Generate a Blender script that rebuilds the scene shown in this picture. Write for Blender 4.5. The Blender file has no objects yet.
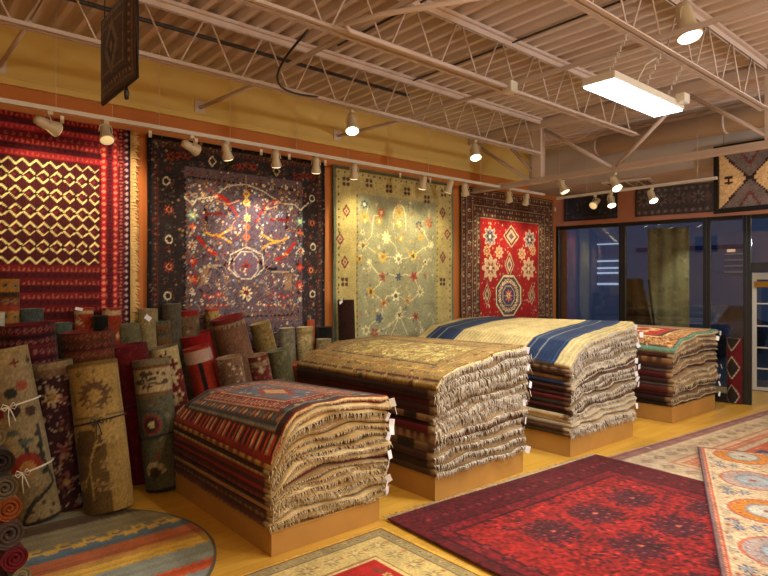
import bpy, bmesh, math, random
import numpy as np
from mathutils import Vector, Matrix

random.seed(7)
RNG = np.random.RandomState(11)
SC = bpy.context.scene
COL = SC.collection
PI = math.pi

# ------------------------------------------------------------------ camera, world, exposure
F = 590.0                       # focal length in pixels of the 768x576 frame
H = 1.6                         # eye height
SA, CA = 0.652, 0.758           # heading of the camera in room axes (X along the rug wall, Y towards it)
cam_d = bpy.data.cameras.new('camera')
cam = bpy.data.objects.new('camera', cam_d); COL.objects.link(cam)
cam_d.sensor_fit = 'HORIZONTAL'; cam_d.sensor_width = 36.0
cam_d.lens = F / 768 * 36.0
cam_d.shift_y = -2.0 / 768
cam_d.clip_start = 0.05; cam_d.clip_end = 200
cam.location = (0, 0, H)
cam.rotation_euler = (PI / 2, 0, -math.atan2(SA, CA))
SC.camera = cam

SC.view_settings.view_transform = 'Standard'
SC.view_settings.look = 'None'
SC.view_settings.exposure = 0.2
SC.view_settings.gamma = 1.0
SC.view_settings.use_curve_mapping = False
SC.cycles.use_denoising = True
SC.cycles.max_bounces = 6
SC.cycles.diffuse_bounces = 4
SC.cycles.sample_clamp_indirect = 4.0

world = bpy.data.worlds.new('dusk'); SC.world = world; world.use_nodes = True
wb = world.node_tree.nodes['Background']
wb.inputs[0].default_value = (0.26, 0.31, 0.40, 1); wb.inputs[1].default_value = 0.75

WARM = (1.0, 0.74, 0.36)
WARMW = (1.0, 0.84, 0.58)

def lamp_obj(name, kind, loc, energy, color, target=None, **kw):
    d = bpy.data.lights.new(name, kind); d.energy = energy; d.color = color
    for k, v in kw.items(): setattr(d, k, v)
    o = bpy.data.objects.new(name, d); COL.objects.link(o); o.location = loc
    if target is not None:
        o.rotation_euler = (Vector(target) - Vector(loc)).to_track_quat('-Z', 'Y').to_euler()
    return o

# the fluorescent in view, plus added unseen fill lamps that brighten room and ceiling
lamp_obj('fluorescent_or_fill', 'AREA', (4.0, 1.965, 2.86), 42, (0.78, 0.88, 1.0), (4.0, 1.965, 0), shape='RECTANGLE', size=0.98, size_y=0.19)
lamp_obj('fluorescent_or_fill', 'POINT', (-0.4, -0.6, 2.5), 80, (1.0, .86, .66), shadow_soft_size=.16)
lamp_obj('fluorescent_or_fill', 'POINT', (2.6, -1.4, 2.5), 95, (1.0, .90, .74), shadow_soft_size=.16)
lamp_obj('fluorescent_or_fill', 'POINT', (6.0, -1.2, 2.5), 215, (.84, .92, 1.0), shadow_soft_size=.16)
lamp_obj('entry_fill', 'POINT', (9.3, 2.2, 2.45), 14, (1, .93, .78), shadow_soft_size=.06)  # added fill lamp to brighten the white door, no fixture modelled
lamp_obj('display_light', 'SPOT', (9.1, 3.9, 2.5), 24, (1, .93, .72), (9.75, 3.7, 1.3), spot_size=1.5, spot_blend=.7, shadow_soft_size=.05)
# track spots: (place, aim, watts, cone degrees, colour)
SPOTS = [
    ((1.62, 4.86, 2.72), (1.50, 5.4, 2.35), 26, 95, (1, .70, .46)),
    ((0.90, 4.86, 2.72), (1.05, 5.4, 2.25), 24, 95, (1, .86, .50)),
    ((2.35, 4.80, 2.70), (2.45, 5.4, 1.95), 16, 85, WARMW),
    ((2.75, 4.80, 2.70), (2.95, 5.4, 1.90), 60, 74, (1.0, .86, .78)),
    ((3.25, 4.80, 2.70), (3.25, 5.4, 1.80), 16, 85, WARMW),
    ((4.25, 4.80, 2.70), (4.20, 5.4, 2.1), 36, 85, (1, .86, .50)),
    ((4.95, 4.80, 2.70), (4.95, 5.4, 2.0), 36, 85, (1, .86, .50)),
    ((5.50, 4.80, 2.70), (5.40, 5.4, 2.0), 18, 85, (1, .84, .5)),
    ((6.60, 4.80, 2.70), (6.60, 5.4, 2.1), 30, 85, WARMW),
    ((7.20, 4.80, 2.70), (7.10, 5.4, 2.0), 30, 85, WARMW),
    ((7.70, 4.80, 2.70), (7.70, 5.4, 2.0), 14, 85, WARMW),
]
CHORD_SPOTS = [
    ((3.55, 4.22, 2.98), (2.7, 3.4, 0.6), 55, 75, (1, .85, .56)),
    ((5.15, 4.22, 2.98), (4.2, 3.7, 0.9), 95, 80, (1, .88, .58)),
    ((6.25, 4.05, 2.75), (5.4, 3.6, 1.1), 110, 85, (1, .88, .60)),
    ((6.9, 3.55, 2.75), (7.4, 3.6, 1.0), 55, 80, (1, .88, .62)),
    ((4.0, 1.45, 2.95), (4.1, 2.2, 0.0), 75, 100, (1, .86, .66)),
    ((7.3, 2.9, 2.6), (7.4, 2.7, 0.0), 60, 110, (1, .82, .46)),
    ((5.9, 0.6, 3.1), (6.0, 1.6, 0.0), 60, 90, (1, .9, .74)),
    ((2.7, 1.2, 3.1), (2.7, 3.0, 0.4), 90, 75, (1, .82, .5)),
]
for loc, aim, e, ang, c in SPOTS + CHORD_SPOTS:
    lamp_obj('track_spot_light', 'SPOT', loc, e, c, aim, spot_size=math.radians(ang), spot_blend=0.8, shadow_soft_size=0.05)

# ------------------------------------------------------------------ helpers
def P(u, v=None, X=None, Y=None, Z=None):
    """point where the sight line through picture column u / row v meets a plane of the room"""
    t = (u - 384) / F
    a = SA + CA * t; b = CA - SA * t
    if X is not None: w = X / a
    elif Y is not None: w = Y / b
    else: w = (Z - H) * F / (286 - v)
    z = H + w * (286 - v) / F if v is not None else 0.0
    return (w * a, w * b, z)

def lin(c):
    c = np.asarray(c, dtype=float) / 255.0
    return np.where(c <= 0.04045, c / 12.92, ((c + 0.055) / 1.055) ** 2.4)

def mat(name, rgb, rough=0.7, metal=0.0, noise=0.0, scale=8.0, emit=None, estr=0.0, bump=0.0, spec=0.5, coat=0.0):
    m = bpy.data.materials.new(name); m.use_nodes = True
    nt = m.node_tree; b = nt.nodes['Principled BSDF']
    L = lin(rgb)
    b.inputs['Base Color'].default_value = (*L, 1)
    b.inputs['Roughness'].default_value = rough
    b.inputs['Metallic'].default_value = metal
    b.inputs['Specular IOR Level'].default_value = spec
    b.inputs['Coat Weight'].default_value = coat
    if emit is not None:
        b.inputs['Emission Color'].default_value = (*emit, 1)
        b.inputs['Emission Strength'].default_value = estr
    if noise > 0 or bump > 0:
        tc = nt.nodes.new('ShaderNodeTexCoord'); n = nt.nodes.new('ShaderNodeTexNoise')
        n.inputs['Scale'].default_value = scale; n.inputs['Detail'].default_value = 5
        nt.links.new(tc.outputs['Object'], n.inputs['Vector'])
        if noise > 0:
            r = nt.nodes.new('ShaderNodeMapRange')
            r.inputs['To Min'].default_value = 1 - noise; r.inputs['To Max'].default_value = 1 + noise
            nt.links.new(n.outputs['Fac'], r.inputs['Value'])
            mx = nt.nodes.new('ShaderNodeVectorMath'); mx.operation = 'SCALE'
            mx.inputs[0].default_value = tuple(L)
            nt.links.new(r.outputs[0], mx.inputs['Scale'])
            nt.links.new(mx.outputs[0], b.inputs['Base Color'])
        if bump > 0:
            bp = nt.nodes.new('ShaderNodeBump'); bp.inputs['Strength'].default_value = bump
            bp.inputs['Distance'].default_value = 0.01
            nt.links.new(n.outputs['Fac'], bp.inputs['Height']); nt.links.new(bp.outputs[0], b.inputs['Normal'])
    return m

def make_pile():
    m = bpy.data.materials.new('woven_pile'); m.use_nodes = True
    nt = m.node_tree; b = nt.nodes['Principled BSDF']
    at = nt.nodes.new('ShaderNodeAttribute'); at.attribute_name = 'dye'
    tc = nt.nodes.new('ShaderNodeTexCoord')
    n = nt.nodes.new('ShaderNodeTexNoise'); n.inputs['Scale'].default_value = 90; n.inputs['Detail'].default_value = 3
    n2 = nt.nodes.new('ShaderNodeTexNoise'); n2.inputs['Scale'].default_value = 6; n2.inputs['Detail'].default_value = 3
    nt.links.new(tc.outputs['Object'], n.inputs['Vector']); nt.links.new(tc.outputs['Object'], n2.inputs['Vector'])
    a = nt.nodes.new('ShaderNodeMath'); a.operation = 'ADD'
    nt.links.new(n.outputs['Fac'], a.inputs[0]); nt.links.new(n2.outputs['Fac'], a.inputs[1])
    r = nt.nodes.new('ShaderNodeMapRange'); r.inputs['From Min'].default_value = 0.6; r.inputs['From Max'].default_value = 1.4
    r.inputs['To Min'].default_value = 0.62; r.inputs['To Max'].default_value = 1.38
    nt.links.new(a.outputs[0], r.inputs['Value'])
    s = nt.nodes.new('ShaderNodeVectorMath'); s.operation = 'SCALE'
    nt.links.new(at.outputs['Color'], s.inputs[0]); nt.links.new(r.outputs[0], s.inputs['Scale'])
    nt.links.new(s.outputs[0], b.inputs['Base Color'])
    b.inputs['Roughness'].default_value = 0.95; b.inputs['Specular IOR Level'].default_value = 0.15
    b.inputs['Sheen Weight'].default_value = 0.08; b.inputs['Sheen Roughness'].default_value = 0.5
    bp = nt.nodes.new('ShaderNodeBump'); bp.inputs['Strength'].default_value = 0.4; bp.inputs['Distance'].default_value = 0.004
    nt.links.new(n.outputs['Fac'], bp.inputs['Height']); nt.links.new(bp.outputs[0], b.inputs['Normal'])
    return m

PILE = make_pile()
M = dict(
    white=mat('white_enamel', (205, 198, 186), 0.45, noise=.05),
    lamp=mat('lamp_housing', (196, 180, 150), 0.4, noise=.05),
    steel=mat('painted_steel', (200, 182, 172), 0.55, noise=.08, scale=5),
    dark=mat('black_frame', (14, 14, 14), 0.4, noise=.05),
    cable=mat('black_cable', (26, 22, 20), 0.5),
    wood=mat('platform_wood', (176, 130, 64), 0.55, noise=.22, scale=4, bump=.1),
    fringe=mat('cotton_fringe', (190, 174, 142), 0.9, noise=.25, scale=30),
    fringe_w=mat('white_fringe', (200, 190, 172), 0.9, noise=.25, scale=30),
    paper=mat('paper_tag', (232, 232, 236), 0.7),
    cordw=mat('white_cord', (225, 215, 195), 0.8),
    cordk=mat('dark_cord', (40, 34, 28), 0.8),
    plastic=mat('clear_sleeve', (190, 170, 150), 0.12),
    lens=mat('spot_lens', (255, 240, 200), 0.3, emit=(1.0, .86, .55), estr=7),
    lens_wall=mat('spot_lens_warm', (250, 225, 170), 0.3, emit=(1.0, .82, .46), estr=1.8),
    lens_dim=mat('spot_lens_side', (235, 205, 140), 0.3, emit=(1.0, .75, .35), estr=.5),
    tube=mat('fluorescent_diffuser', (255, 255, 255), 0.4, emit=(.86, .94, 1.0), estr=9),
    duct=mat('duct_metal', (200, 186, 176), 0.5, noise=.06, scale=3),
    gold=mat('brass_rail', (176, 130, 40), 0.35, metal=.6),
    rusty=mat('dark_pipe', (52, 44, 38), 0.5),
)

def tag(o, label=None, cat=None, group=None, kind=None):
    if label: o['label'] = label
    if cat: o['category'] = cat
    if group: o['group'] = group
    if kind: o['kind'] = kind
    return o

def empty(name, loc=(0, 0, 0), rz=0.0, parent=None):
    o = bpy.data.objects.new(name, None); COL.objects.link(o)
    o.location = loc; o.rotation_euler = (0, 0, rz); o.empty_display_size = 0.1
    if parent: o.parent = parent
    return o

def link_bm(name, bm, m, parent=None, smooth=False):
    me = bpy.data.meshes.new(name); bm.to_mesh(me); bm.free()
    if smooth:
        for p in me.polygons: p.use_smooth = True
    me.materials.append(m)
    o = bpy.data.objects.new(name, me); COL.objects.link(o)
    if parent: o.parent = parent
    return o

def box(bm, x0, x1, y0, y1, z0, z1, bev=0.0):
    r = bmesh.ops.create_cube(bm, size=1)
    vs = r['verts']
    for v in vs:
        v.co = ((x0 + x1) / 2 + v.co.x * (x1 - x0), (y0 + y1) / 2 + v.co.y * (y1 - y0), (z0 + z1) / 2 + v.co.z * (z1 - z0))
    if bev > 0:
        es = list({e for v in vs for e in v.link_edges})
        bmesh.ops.bevel(bm, geom=es, offset=bev, segments=2, affect='EDGES', profile=0.5)
    return bm

def tube(bm, pts, r, seg=8, closed_caps=True):
    pts = [Vector(p) for p in pts]
    rs = r if isinstance(r, (list, tuple)) else [r] * len(pts)
    rings = []
    up = None
    for i, p in enumerate(pts):
        d = (pts[min(i + 1, len(pts) - 1)] - pts[max(i - 1, 0)]).normalized()
        if up is None:
            up = Vector((0, 0, 1)) if abs(d.z) < 0.9 else Vector((1, 0, 0))
        a = d.cross(up).normalized(); bb = a.cross(d).normalized(); up = bb
        rings.append([bm.verts.new(p + (a * math.cos(2 * PI * k / seg) + bb * math.sin(2 * PI * k / seg)) * rs[i]) for k in range(seg)])
    for i in range(len(rings) - 1):
        for k in range(seg):
            bm.faces.new((rings[i][k], rings[i][(k + 1) % seg], rings[i + 1][(k + 1) % seg], rings[i + 1][k]))
    if closed_caps:
        bm.faces.new(rings[0][::-1]); bm.faces.new(rings[-1])
    return bm

def tube_obj(name, pts, r, m, parent=None, seg=8):
    return link_bm(name, tube(bmesh.new(), pts, r, seg), m, parent, True)

def box_obj(name, x0, x1, y0, y1, z0, z1, m, parent=None, bev=0.0):
    return link_bm(name, box(bmesh.new(), x0, x1, y0, y1, z0, z1, bev), m, parent)

# ------------------------------------------------------------------ pattern canvas
def rgb(c): return np.array(c, dtype=float)

class Cv:
    """a woven design: colours on a grid measured in metres"""
    def __init__(s, w, h, res=0.012, base=(100, 60, 50), x0=0.0, y0=0.0):
        s.w, s.h = w, h
        s.nx = max(2, int(round(w / res)) + 1); s.ny = max(2, int(round(h / res)) + 1)
        s.xs = x0 + np.linspace(0, w, s.nx); s.ys = y0 + np.linspace(0, h, s.ny)
        s.X, s.Y = np.meshgrid(s.xs, s.ys)
        s.c = np.ones((s.ny, s.nx, 3)) * rgb(base)
        s.x0, s.y0, s.x1, s.y1 = x0, y0, x0 + w, y0 + h
    def _win(s, cx, cy, rx, ry):
        i0 = np.searchsorted(s.xs, cx - rx); i1 = np.searchsorted(s.xs, cx + rx)
        j0 = np.searchsorted(s.ys, cy - ry); j1 = np.searchsorted(s.ys, cy + ry)
        return slice(j0, j1 + 1), slice(i0, i1 + 1)
    def m(s, mask, col, a=1.0):
        s.c[mask] = s.c[mask] * (1 - a) + rgb(col) * a
    def rect(s, x0, x1, y0, y1, col, a=1.0):
        s.m((s.X >= x0) & (s.X <= x1) & (s.Y >= y0) & (s.Y <= y1), col, a)
    def ell(s, cx, cy, rx, ry, col, inner=0.0, a=1.0):
        w = s._win(cx, cy, rx, ry); sub = s.c[w]
        d = ((s.X[w] - cx) / rx) ** 2 + ((s.Y[w] - cy) / ry) ** 2
        mk = (d <= 1) & (d >= inner ** 2); sub[mk] = sub[mk] * (1 - a) + rgb(col) * a
    def dia(s, cx, cy, rx, ry, col, inner=0.0, a=1.0):
        w = s._win(cx, cy, rx, ry); sub = s.c[w]
        d = abs(s.X[w] - cx) / rx + abs(s.Y[w] - cy) / ry
        mk = (d <= 1) & (d >= inner); sub[mk] = sub[mk] * (1 - a) + rgb(col) * a
    def octa(s, cx, cy, rx, ry, col, inner=0.0):
        w = s._win(cx, cy, rx, ry); sub = s.c[w]
        dx = abs(s.X[w] - cx) / rx; dy = abs(s.Y[w] - cy) / ry
        d = np.maximum(np.maximum(dx, dy), (dx + dy) / 1.42); mk = (d <= 1) & (d >= inner); sub[mk] = rgb(col)
    def flower(s, cx, cy, r, n, col, cc=None, depth=0.3, ph=0.0, ry=None):
        ry = ry or r
        w = s._win(cx, cy, r, ry); sub = s.c[w]
        dx = (s.X[w] - cx) / r; dy = (s.Y[w] - cy) / ry
        d = np.sqrt(dx * dx + dy * dy); th = np.arctan2(dy, dx)
        sub[d <= 1 - depth + depth * np.cos(n * th + ph)] = rgb(col)
        if cc is not None: sub[d <= 0.38] = rgb(cc)
    def line(s, x0, y0, x1, y1, wd, col):
        w = s._win((x0 + x1) / 2, (y0 + y1) / 2, abs(x1 - x0) / 2 + wd, abs(y1 - y0) / 2 + wd); sub = s.c[w]
        dx, dy = x1 - x0, y1 - y0; L2 = dx * dx + dy * dy + 1e-9
        t = np.clip(((s.X[w] - x0) * dx + (s.Y[w] - y0) * dy) / L2, 0, 1)
        sub[np.hypot(s.X[w] - x0 - t * dx, s.Y[w] - y0 - t * dy) <= wd] = rgb(col)
    def poly(s, pts, wd, col):
        for a, b in zip(pts[:-1], pts[1:]): s.line(a[0], a[1], b[0], b[1], wd, col)
    def frame(s, inset, wd, col):
        dx = np.minimum(s.X - s.x0, s.x1 - s.X); dy = np.minimum(s.Y - s.y0, s.y1 - s.Y); d = np.minimum(dx, dy)
        s.m((d >= inset) & (d < inset + wd), col)
    def border_walk(s, inset, step):
        """points along a frame line"""
        x0, x1, y0, y1 = s.x0 + inset, s.x1 - inset, s.y0 + inset, s.y1 - inset
        out = []
        nx = max(1, int((x1 - x0) / step)); ny = max(1, int((y1 - y0) / step))
        for i in range(nx + 1):
            x = x0 + (x1 - x0) * i / nx; out += [(x, y0, i), (x, y1, i)]
        for i in range(1, ny):
            y = y0 + (y1 - y0) * i / ny; out += [(x0, y, i), (x1, y, i)]
        return out
    def zig(s, x0, x1, yc, amp, per, wd, col, ph=0.0):
        t = (s.X - x0) / per + ph
        z = yc + amp * (2 * abs(2 * (t - np.floor(t + 0.5))) - 1)
        s.m((abs(s.Y - z) < wd) & (s.X >= x0) & (s.X <= x1), col)
    def tri_row(s, x0, x1, y0, hgt, per, col, up=True):
        t = (s.X - x0) / per; f = abs(2 * (t - np.floor(t)) - 1)
        q = (s.Y - y0) / hgt if up else (y0 + hgt - s.Y) / hgt
        s.m((q >= 0) & (q <= 1) & (f > 0.45 + 0.55 * q) & (s.X >= x0) & (s.X <= x1), col)
    def tri_col(s, y0, y1, x0, wd, per, col):
        t = (s.Y - y0) / per; f = abs(2 * (t - np.floor(t)) - 1); q = (s.X - x0) / wd
        s.m((q >= 0) & (q <= 1) & (f > 0.3 + 0.7 * abs(2 * q - 1)) & (s.Y >= y0) & (s.Y <= y1), col)
    def speck(s, amt, seed=1, px=1):
        r = np.random.RandomState(seed)
        n = r.rand(s.ny // px + 1, s.nx // px + 1)
        n = np.kron(n, np.ones((px, px)))[:s.ny, :s.nx]
        s.c *= (1 + amt * (n[..., None] - 0.5) * 2)
    def scatter(s, n, cols, r0, r1, seed, box=None, kinds='fdl'):
        r = random.Random(seed); x0, x1, y0, y1 = box or (s.x0, s.x1, s.y0, s.y1)
        for _ in range(n):
            x = r.uniform(x0, x1); y = r.uniform(y0, y1); q = r.uniform(r0, r1); c = r.choice(cols); k = r.choice(kinds)
            if k == 'f': s.flower(x, y, q, r.choice((4, 6, 8)), c, r.choice(cols))
            elif k == 'd': s.dia(x, y, q, q * 1.2, c)
            elif k == 'o': s.ell(x, y, q, q * .8, c, .6)
            else:
                a = r.uniform(0, PI); s.line(x, y, x + 1.6 * q * math.cos(a), y + 1.6 * q * math.sin(a), q * .22, c)

def slab(name, cv, fn, thick, parent=None, material=None, under=None, back_res=1):
    """closed thick sheet: fn(X, Y arrays) gives the upper points and the downward unit offset"""
    Pt, N = fn(cv.X, cv.Y)
    ny, nx = cv.ny, cv.nx
    top = Pt.reshape(-1, 3); bot = (Pt - N * thick).reshape(-1, 3)
    n = nx * ny
    idx = np.arange(n).reshape(ny, nx)
    q = np.stack([idx[:-1, :-1], idx[:-1, 1:], idx[1:, 1:], idx[1:, :-1]], -1).reshape(-1, 4)
    qb = q[:, ::-1] + n
    loop = np.concatenate([idx[0, :-1], idx[:-1, -1], idx[-1, :0:-1], idx[:0:-1, 0]])
    nxt = np.roll(loop, -1)
    qs = np.stack([nxt, loop, loop + n, nxt + n], -1)
    faces = np.concatenate([q, qb, qs])
    verts = np.concatenate([top, bot])
    cols = lin(np.clip(cv.c, 0, 255)).reshape(-1, 3)
    cb = cols if under is None else np.ones_like(cols) * lin(under)
    if under is not None:
        edge = np.zeros((ny, nx), bool); edge[0] = edge[-1] = True; edge[:, 0] = edge[:, -1] = True
        e = edge.reshape(-1); cb[e] = cols[e] * 0.5 + cb[e] * 0.5
    c4 = np.ones((2 * n, 4), np.float32); c4[:n, :3] = cols; c4[n:, :3] = cb
    return grid_mesh(name, verts, faces, c4, parent, material or PILE)

def grid_mesh(name, verts, faces, c4, parent, material, smooth=True):
    me = bpy.data.meshes.new(name)
    me.vertices.add(len(verts)); me.vertices.foreach_set('co', np.asarray(verts, np.float32).ravel())
    me.loops.add(faces.size); me.loops.foreach_set('vertex_index', faces.astype(np.int32).ravel())
    me.polygons.add(len(faces)); me.polygons.foreach_set('loop_start', np.arange(0, faces.size, 4, dtype=np.int32))
    me.update(calc_edges=True)
    a = me.color_attributes.new('dye', 'FLOAT_COLOR', 'POINT'); a.data.foreach_set('color', c4.astype(np.float32).ravel())
    me.polygons.foreach_set('use_smooth', np.full(len(faces), smooth))
    me.validate(); me.materials.append(material)
    o = bpy.data.objects.new(name, me); COL.objects.link(o)
    if parent: o.parent = parent
    return o

def fringe(name, pts, out, length, m, parent, r=0.004, n=60, sag=0.5, seed=0, spread=0.4, flat=False):
    """loose warp threads along a polyline pts, leaving in direction out and falling"""
    rr = random.Random(seed); bm = bmesh.new()
    pts = [Vector(p) for p in pts]; out = Vector(out).normalized()
    side = (pts[-1] - pts[0]).normalized()
    for i in range(n):
        f = (i + rr.uniform(0.1, .9)) / n * (len(pts) - 1); k = min(int(f), len(pts) - 2); p = pts[k].lerp(pts[k + 1], f - k)
        L = length * rr.uniform(.6, 1.25); sd = rr.uniform(-spread, spread)
        if flat:
            a = p + (out + side * sd) * L * .5; b = p + (out + side * (sd * 1.6)) * L
        else:
            a = p + (out * (1 - sag) + side * sd * .6) * L * .55 + Vector((0, 0, -sag * L * .3))
            b = a + (out * (1 - sag) * .4 + side * sd) * L * .5 + Vector((0, 0, -sag * L * .85))
        rad = r * rr.uniform(.7, 1.3)
        tube(bm, [p - out * 0.008, a, b], [rad, rad, rad * .5], 4, True)
    return link_bm(name, bm, m, parent, True)

# ------------------------------------------------------------------ the setting
def struct(o): o['kind'] = 'structure'; return o

def wall_mat(name, c1, c2, zsplit):
    m = mat(name, c1, 0.85, noise=.05, scale=2)
    return m
ORANGE = mat('orange_wall', (180, 106, 44), 0.8, noise=.06, scale=2)
YELLOW = mat('mustard_wall', (206, 174, 98), 0.85, noise=.05, scale=2)
BROWNP = mat('brown_pink_wall', (176, 122, 100), 0.8, noise=.06, scale=2)
GREYB = mat('greige_soffit', (186, 174, 162), 0.85, noise=.05, scale=2)
WX = 8.36
struct(box_obj('wall_left', -3.0, WX + .3, 5.42, 5.6, 0, 3.2, ORANGE))
struct(box_obj('wall_left_upper', -3.0, WX + .3, 5.42, 5.6, 3.2, 3.75, YELLOW))
struct(box_obj('trim_1', -3.0, WX - .02, 5.385, 5.42, 3.17, 3.225, YELLOW, bev=.006))
struct(box_obj('trim_2', -3.0, WX - .02, 5.40, 5.42, 3.225, 3.25, YELLOW))
struct(box_obj('wall_back', -3.2, -3.0, -3.2, 5.6, 0, 3.75, YELLOW))
struct(box_obj('wall_near', -3.2, 9.8, -3.2, -3.0, 0, 3.75, YELLOW))

# floor: pale yellow boards running along Y
def floor_mat():
    m = bpy.data.materials.new('maple_boards'); m.use_nodes = True
    nt = m.node_tree; b = nt.nodes['Principled BSDF']
    tc = nt.nodes.new('ShaderNodeTexCoord'); mp = nt.nodes.new('ShaderNodeMapping')
    br = nt.nodes.new('ShaderNodeTexBrick')
    br.inputs['Scale'].default_value = 1; br.inputs['Brick Width'].default_value = 1.1; br.inputs['Row Height'].default_value = 0.09
    br.inputs['Mortar Size'].default_value = 0.0012; br.inputs['Mortar Smooth'].default_value = 0.3; br.offset = 0.37
    br.inputs['Color1'].default_value = (*lin((220, 170, 70)), 1); br.inputs['Color2'].default_value = (*lin((206, 154, 56)), 1)
    br.inputs['Mortar'].default_value = (*lin((140, 96, 40)), 1)
    nt.links.new(tc.outputs['Object'], mp.inputs['Vector']); nt.links.new(mp.outputs[0], br.inputs['Vector'])
    n = nt.nodes.new('ShaderNodeTexNoise'); n.inputs['Scale'].default_value = 3; n.inputs['Detail'].default_value = 6
    mp2 = nt.nodes.new('ShaderNodeMapping'); mp2.inputs['Scale'].default_value = (1, 14, 1)
    nt.links.new(tc.outputs['Object'], mp2.inputs['Vector']); nt.links.new(mp2.outputs[0], n.inputs['Vector'])
    r = nt.nodes.new('ShaderNodeMapRange'); r.inputs['To Min'].default_value = .86; r.inputs['To Max'].default_value = 1.14
    nt.links.new(n.outputs['Fac'], r.inputs['Value'])
    s = nt.nodes.new('ShaderNodeVectorMath'); s.operation = 'SCALE'
    nt.links.new(br.outputs['Color'], s.inputs[0]); nt.links.new(r.outputs[0], s.inputs['Scale'])
    nt.links.new(s.outputs[0], b.inputs['Base Color'])
    b.inputs['Roughness'].default_value = 0.38; b.inputs['Coat Weight'].default_value = 0.1
    return m
struct(box_obj('floor', -3.2, 10.2, -3.2, 5.6, -0.1, 0.0, floor_mat()))

# corrugated deck ceiling, ribs along Y
def deck():
    bm = bmesh.new(); pitch = 0.152; x = -3.2; prof = []
    while x < 10.2:
        prof += [(x, 3.64), (x + .035, 3.64), (x + .055, 3.70), (x + .125, 3.70), (x + .145, 3.64)]
        x += pitch
    A = [bm.verts.new((a, -3.2, z)) for a, z in prof]; B = [bm.verts.new((a, 5.6, z)) for a, z in prof]
    A2 = [bm.verts.new((a, -3.2, 3.78)) for a, z in prof]; B2 = [bm.verts.new((a, 5.6, 3.78)) for a, z in prof]
    for i in range(len(prof) - 1):
        bm.faces.new((A[i], A[i + 1], B[i + 1], B[i])); bm.faces.new((A2[i], B2[i], B2[i + 1], A2[i + 1]))
    for a, b, c, d in ((A[0], B[0], B2[0], A2[0]), (A[-1], A2[-1], B2[-1], B[-1])): bm.faces.new((a, b, c, d))
    return bm
struct(link_bm('ceiling', deck(), mat('deck_paint', (208, 192, 184), .55, noise=.08, scale=1.5)))

# storefront: a wall turned a little off the room axes
E = Vector((-.211, .977, 0)).normalized(); SO = Vector((9.0, 2.3, 0)); NB = Vector((E.y, -E.x, 0))   # NB points outdoors
def sf(s, d, z): p = SO + E * s + NB * d; return (p.x, p.y, z)
def sbox(name, s0, s1, d0, d1, z0, z1, m, parent=None, bev=0):
    bm = box(bmesh.new(), s0, s1, d0, d1, z0, z1, bev)
    for v in bm.verts: v.co = sf(v.co.x, v.co.y, v.co.z)
    bmesh.ops.recalc_face_normals(bm, faces=bm.faces)
    return link_bm(name, bm, m, parent)
S0, S1, S2, S3, S4 = 3.19, 2.165, 1.03, .547, -.75
struct(sbox('wall_right', -5.6, S0 + .1, 0, .16, 2.56, 3.66, BROWNP))
struct(sbox('wall_right_end', -5.6, S4 - .06, 0, .16, 0, 2.56, BROWNP))
struct(sbox('trim_3', -.9, S0 + .0, -.012, 0, 2.56, 2.62, BROWNP))

GL = bpy.data.materials.new('window_glass'); GL.use_nodes = True
nt = GL.node_tree; nt.nodes.remove(nt.nodes['Principled BSDF'])
tr = nt.nodes.new('ShaderNodeBsdfTransparent'); tr.inputs[0].default_value = (.80, .84, .86, 1)
gs = nt.nodes.new('ShaderNodeBsdfGlossy'); gs.inputs['Roughness'].default_value = .015
fr = nt.nodes.new('ShaderNodeFresnel'); fr.inputs['IOR'].default_value = 1.85
mx = nt.nodes.new('ShaderNodeMixShader')
nt.links.new(fr.outputs[0], mx.inputs[0]); nt.links.new(tr.outputs[0], mx.inputs[1]); nt.links.new(gs.outputs[0], mx.inputs[2])
nt.links.new(mx.outputs[0], nt.nodes['Material Output'].inputs[0])

def window(n, sa, sb, z0, z1):
    e = struct(empty('window_%d' % n, sf((sa + sb) / 2, .04, z0)))
    def add(name, *a, m=M['dark']):
        o = sbox(name, *a, m, None, .004)
        for v in o.data.vertices: v.co -= e.location
        o.parent = e
    t = .045
    add('window_frame', sa, sa + t, .0, .10, z0, z1); add('window_frame', sb - t, sb, .0, .10, z0, z1)
    add('window_frame', sa + t, sb - t, .0, .10, z1 - .05, z1); add('window_frame', sa + t, sb - t, .0, .10, z0, z0 + .12)
    add('glass', sa + t, sb - t, .04, .05, z0 + .12, z1 - .05, m=GL)
window(1, S1, S0, 0, 2.56); window(2, S2, S1, 0, 2.56); window(3, S3, S2, 0, 2.56); window(4, S4, S3, 1.79, 2.56)
for o in [sbox('trim_4', S3 - .05, S3, 0, .1, 0, 1.79, M['dark']), sbox('trim_5', S4 - .06, S4, 0, .1, 0, 2.56, M['dark'])]: struct(o)

# dropped soffit in front of the storefront with its vent
def soffit():
    bm = bmesh.new()
    pts = [(7.6, -3.1), (7.6, 5.419), (sf(S0, 0, 0)[0], 5.419), (sf(-5.5, -.001, 0)[0], sf(-5.5, 0, 0)[1])]
    lo = [bm.verts.new((x, y, 3.05)) for x, y in pts]; hi = [bm.verts.new((x, y, 3.635)) for x, y in pts]
    bm.faces.new(lo); bm.faces.new(hi[::-1])
    for i in range(4): bm.faces.new((lo[i], lo[(i + 1) % 4], hi[(i + 1) % 4], hi[i]))
    bmesh.ops.recalc_face_normals(bm, faces=bm.faces)
    return bm
struct(link_bm('ceiling_soffit', soffit(), GREYB))

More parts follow.
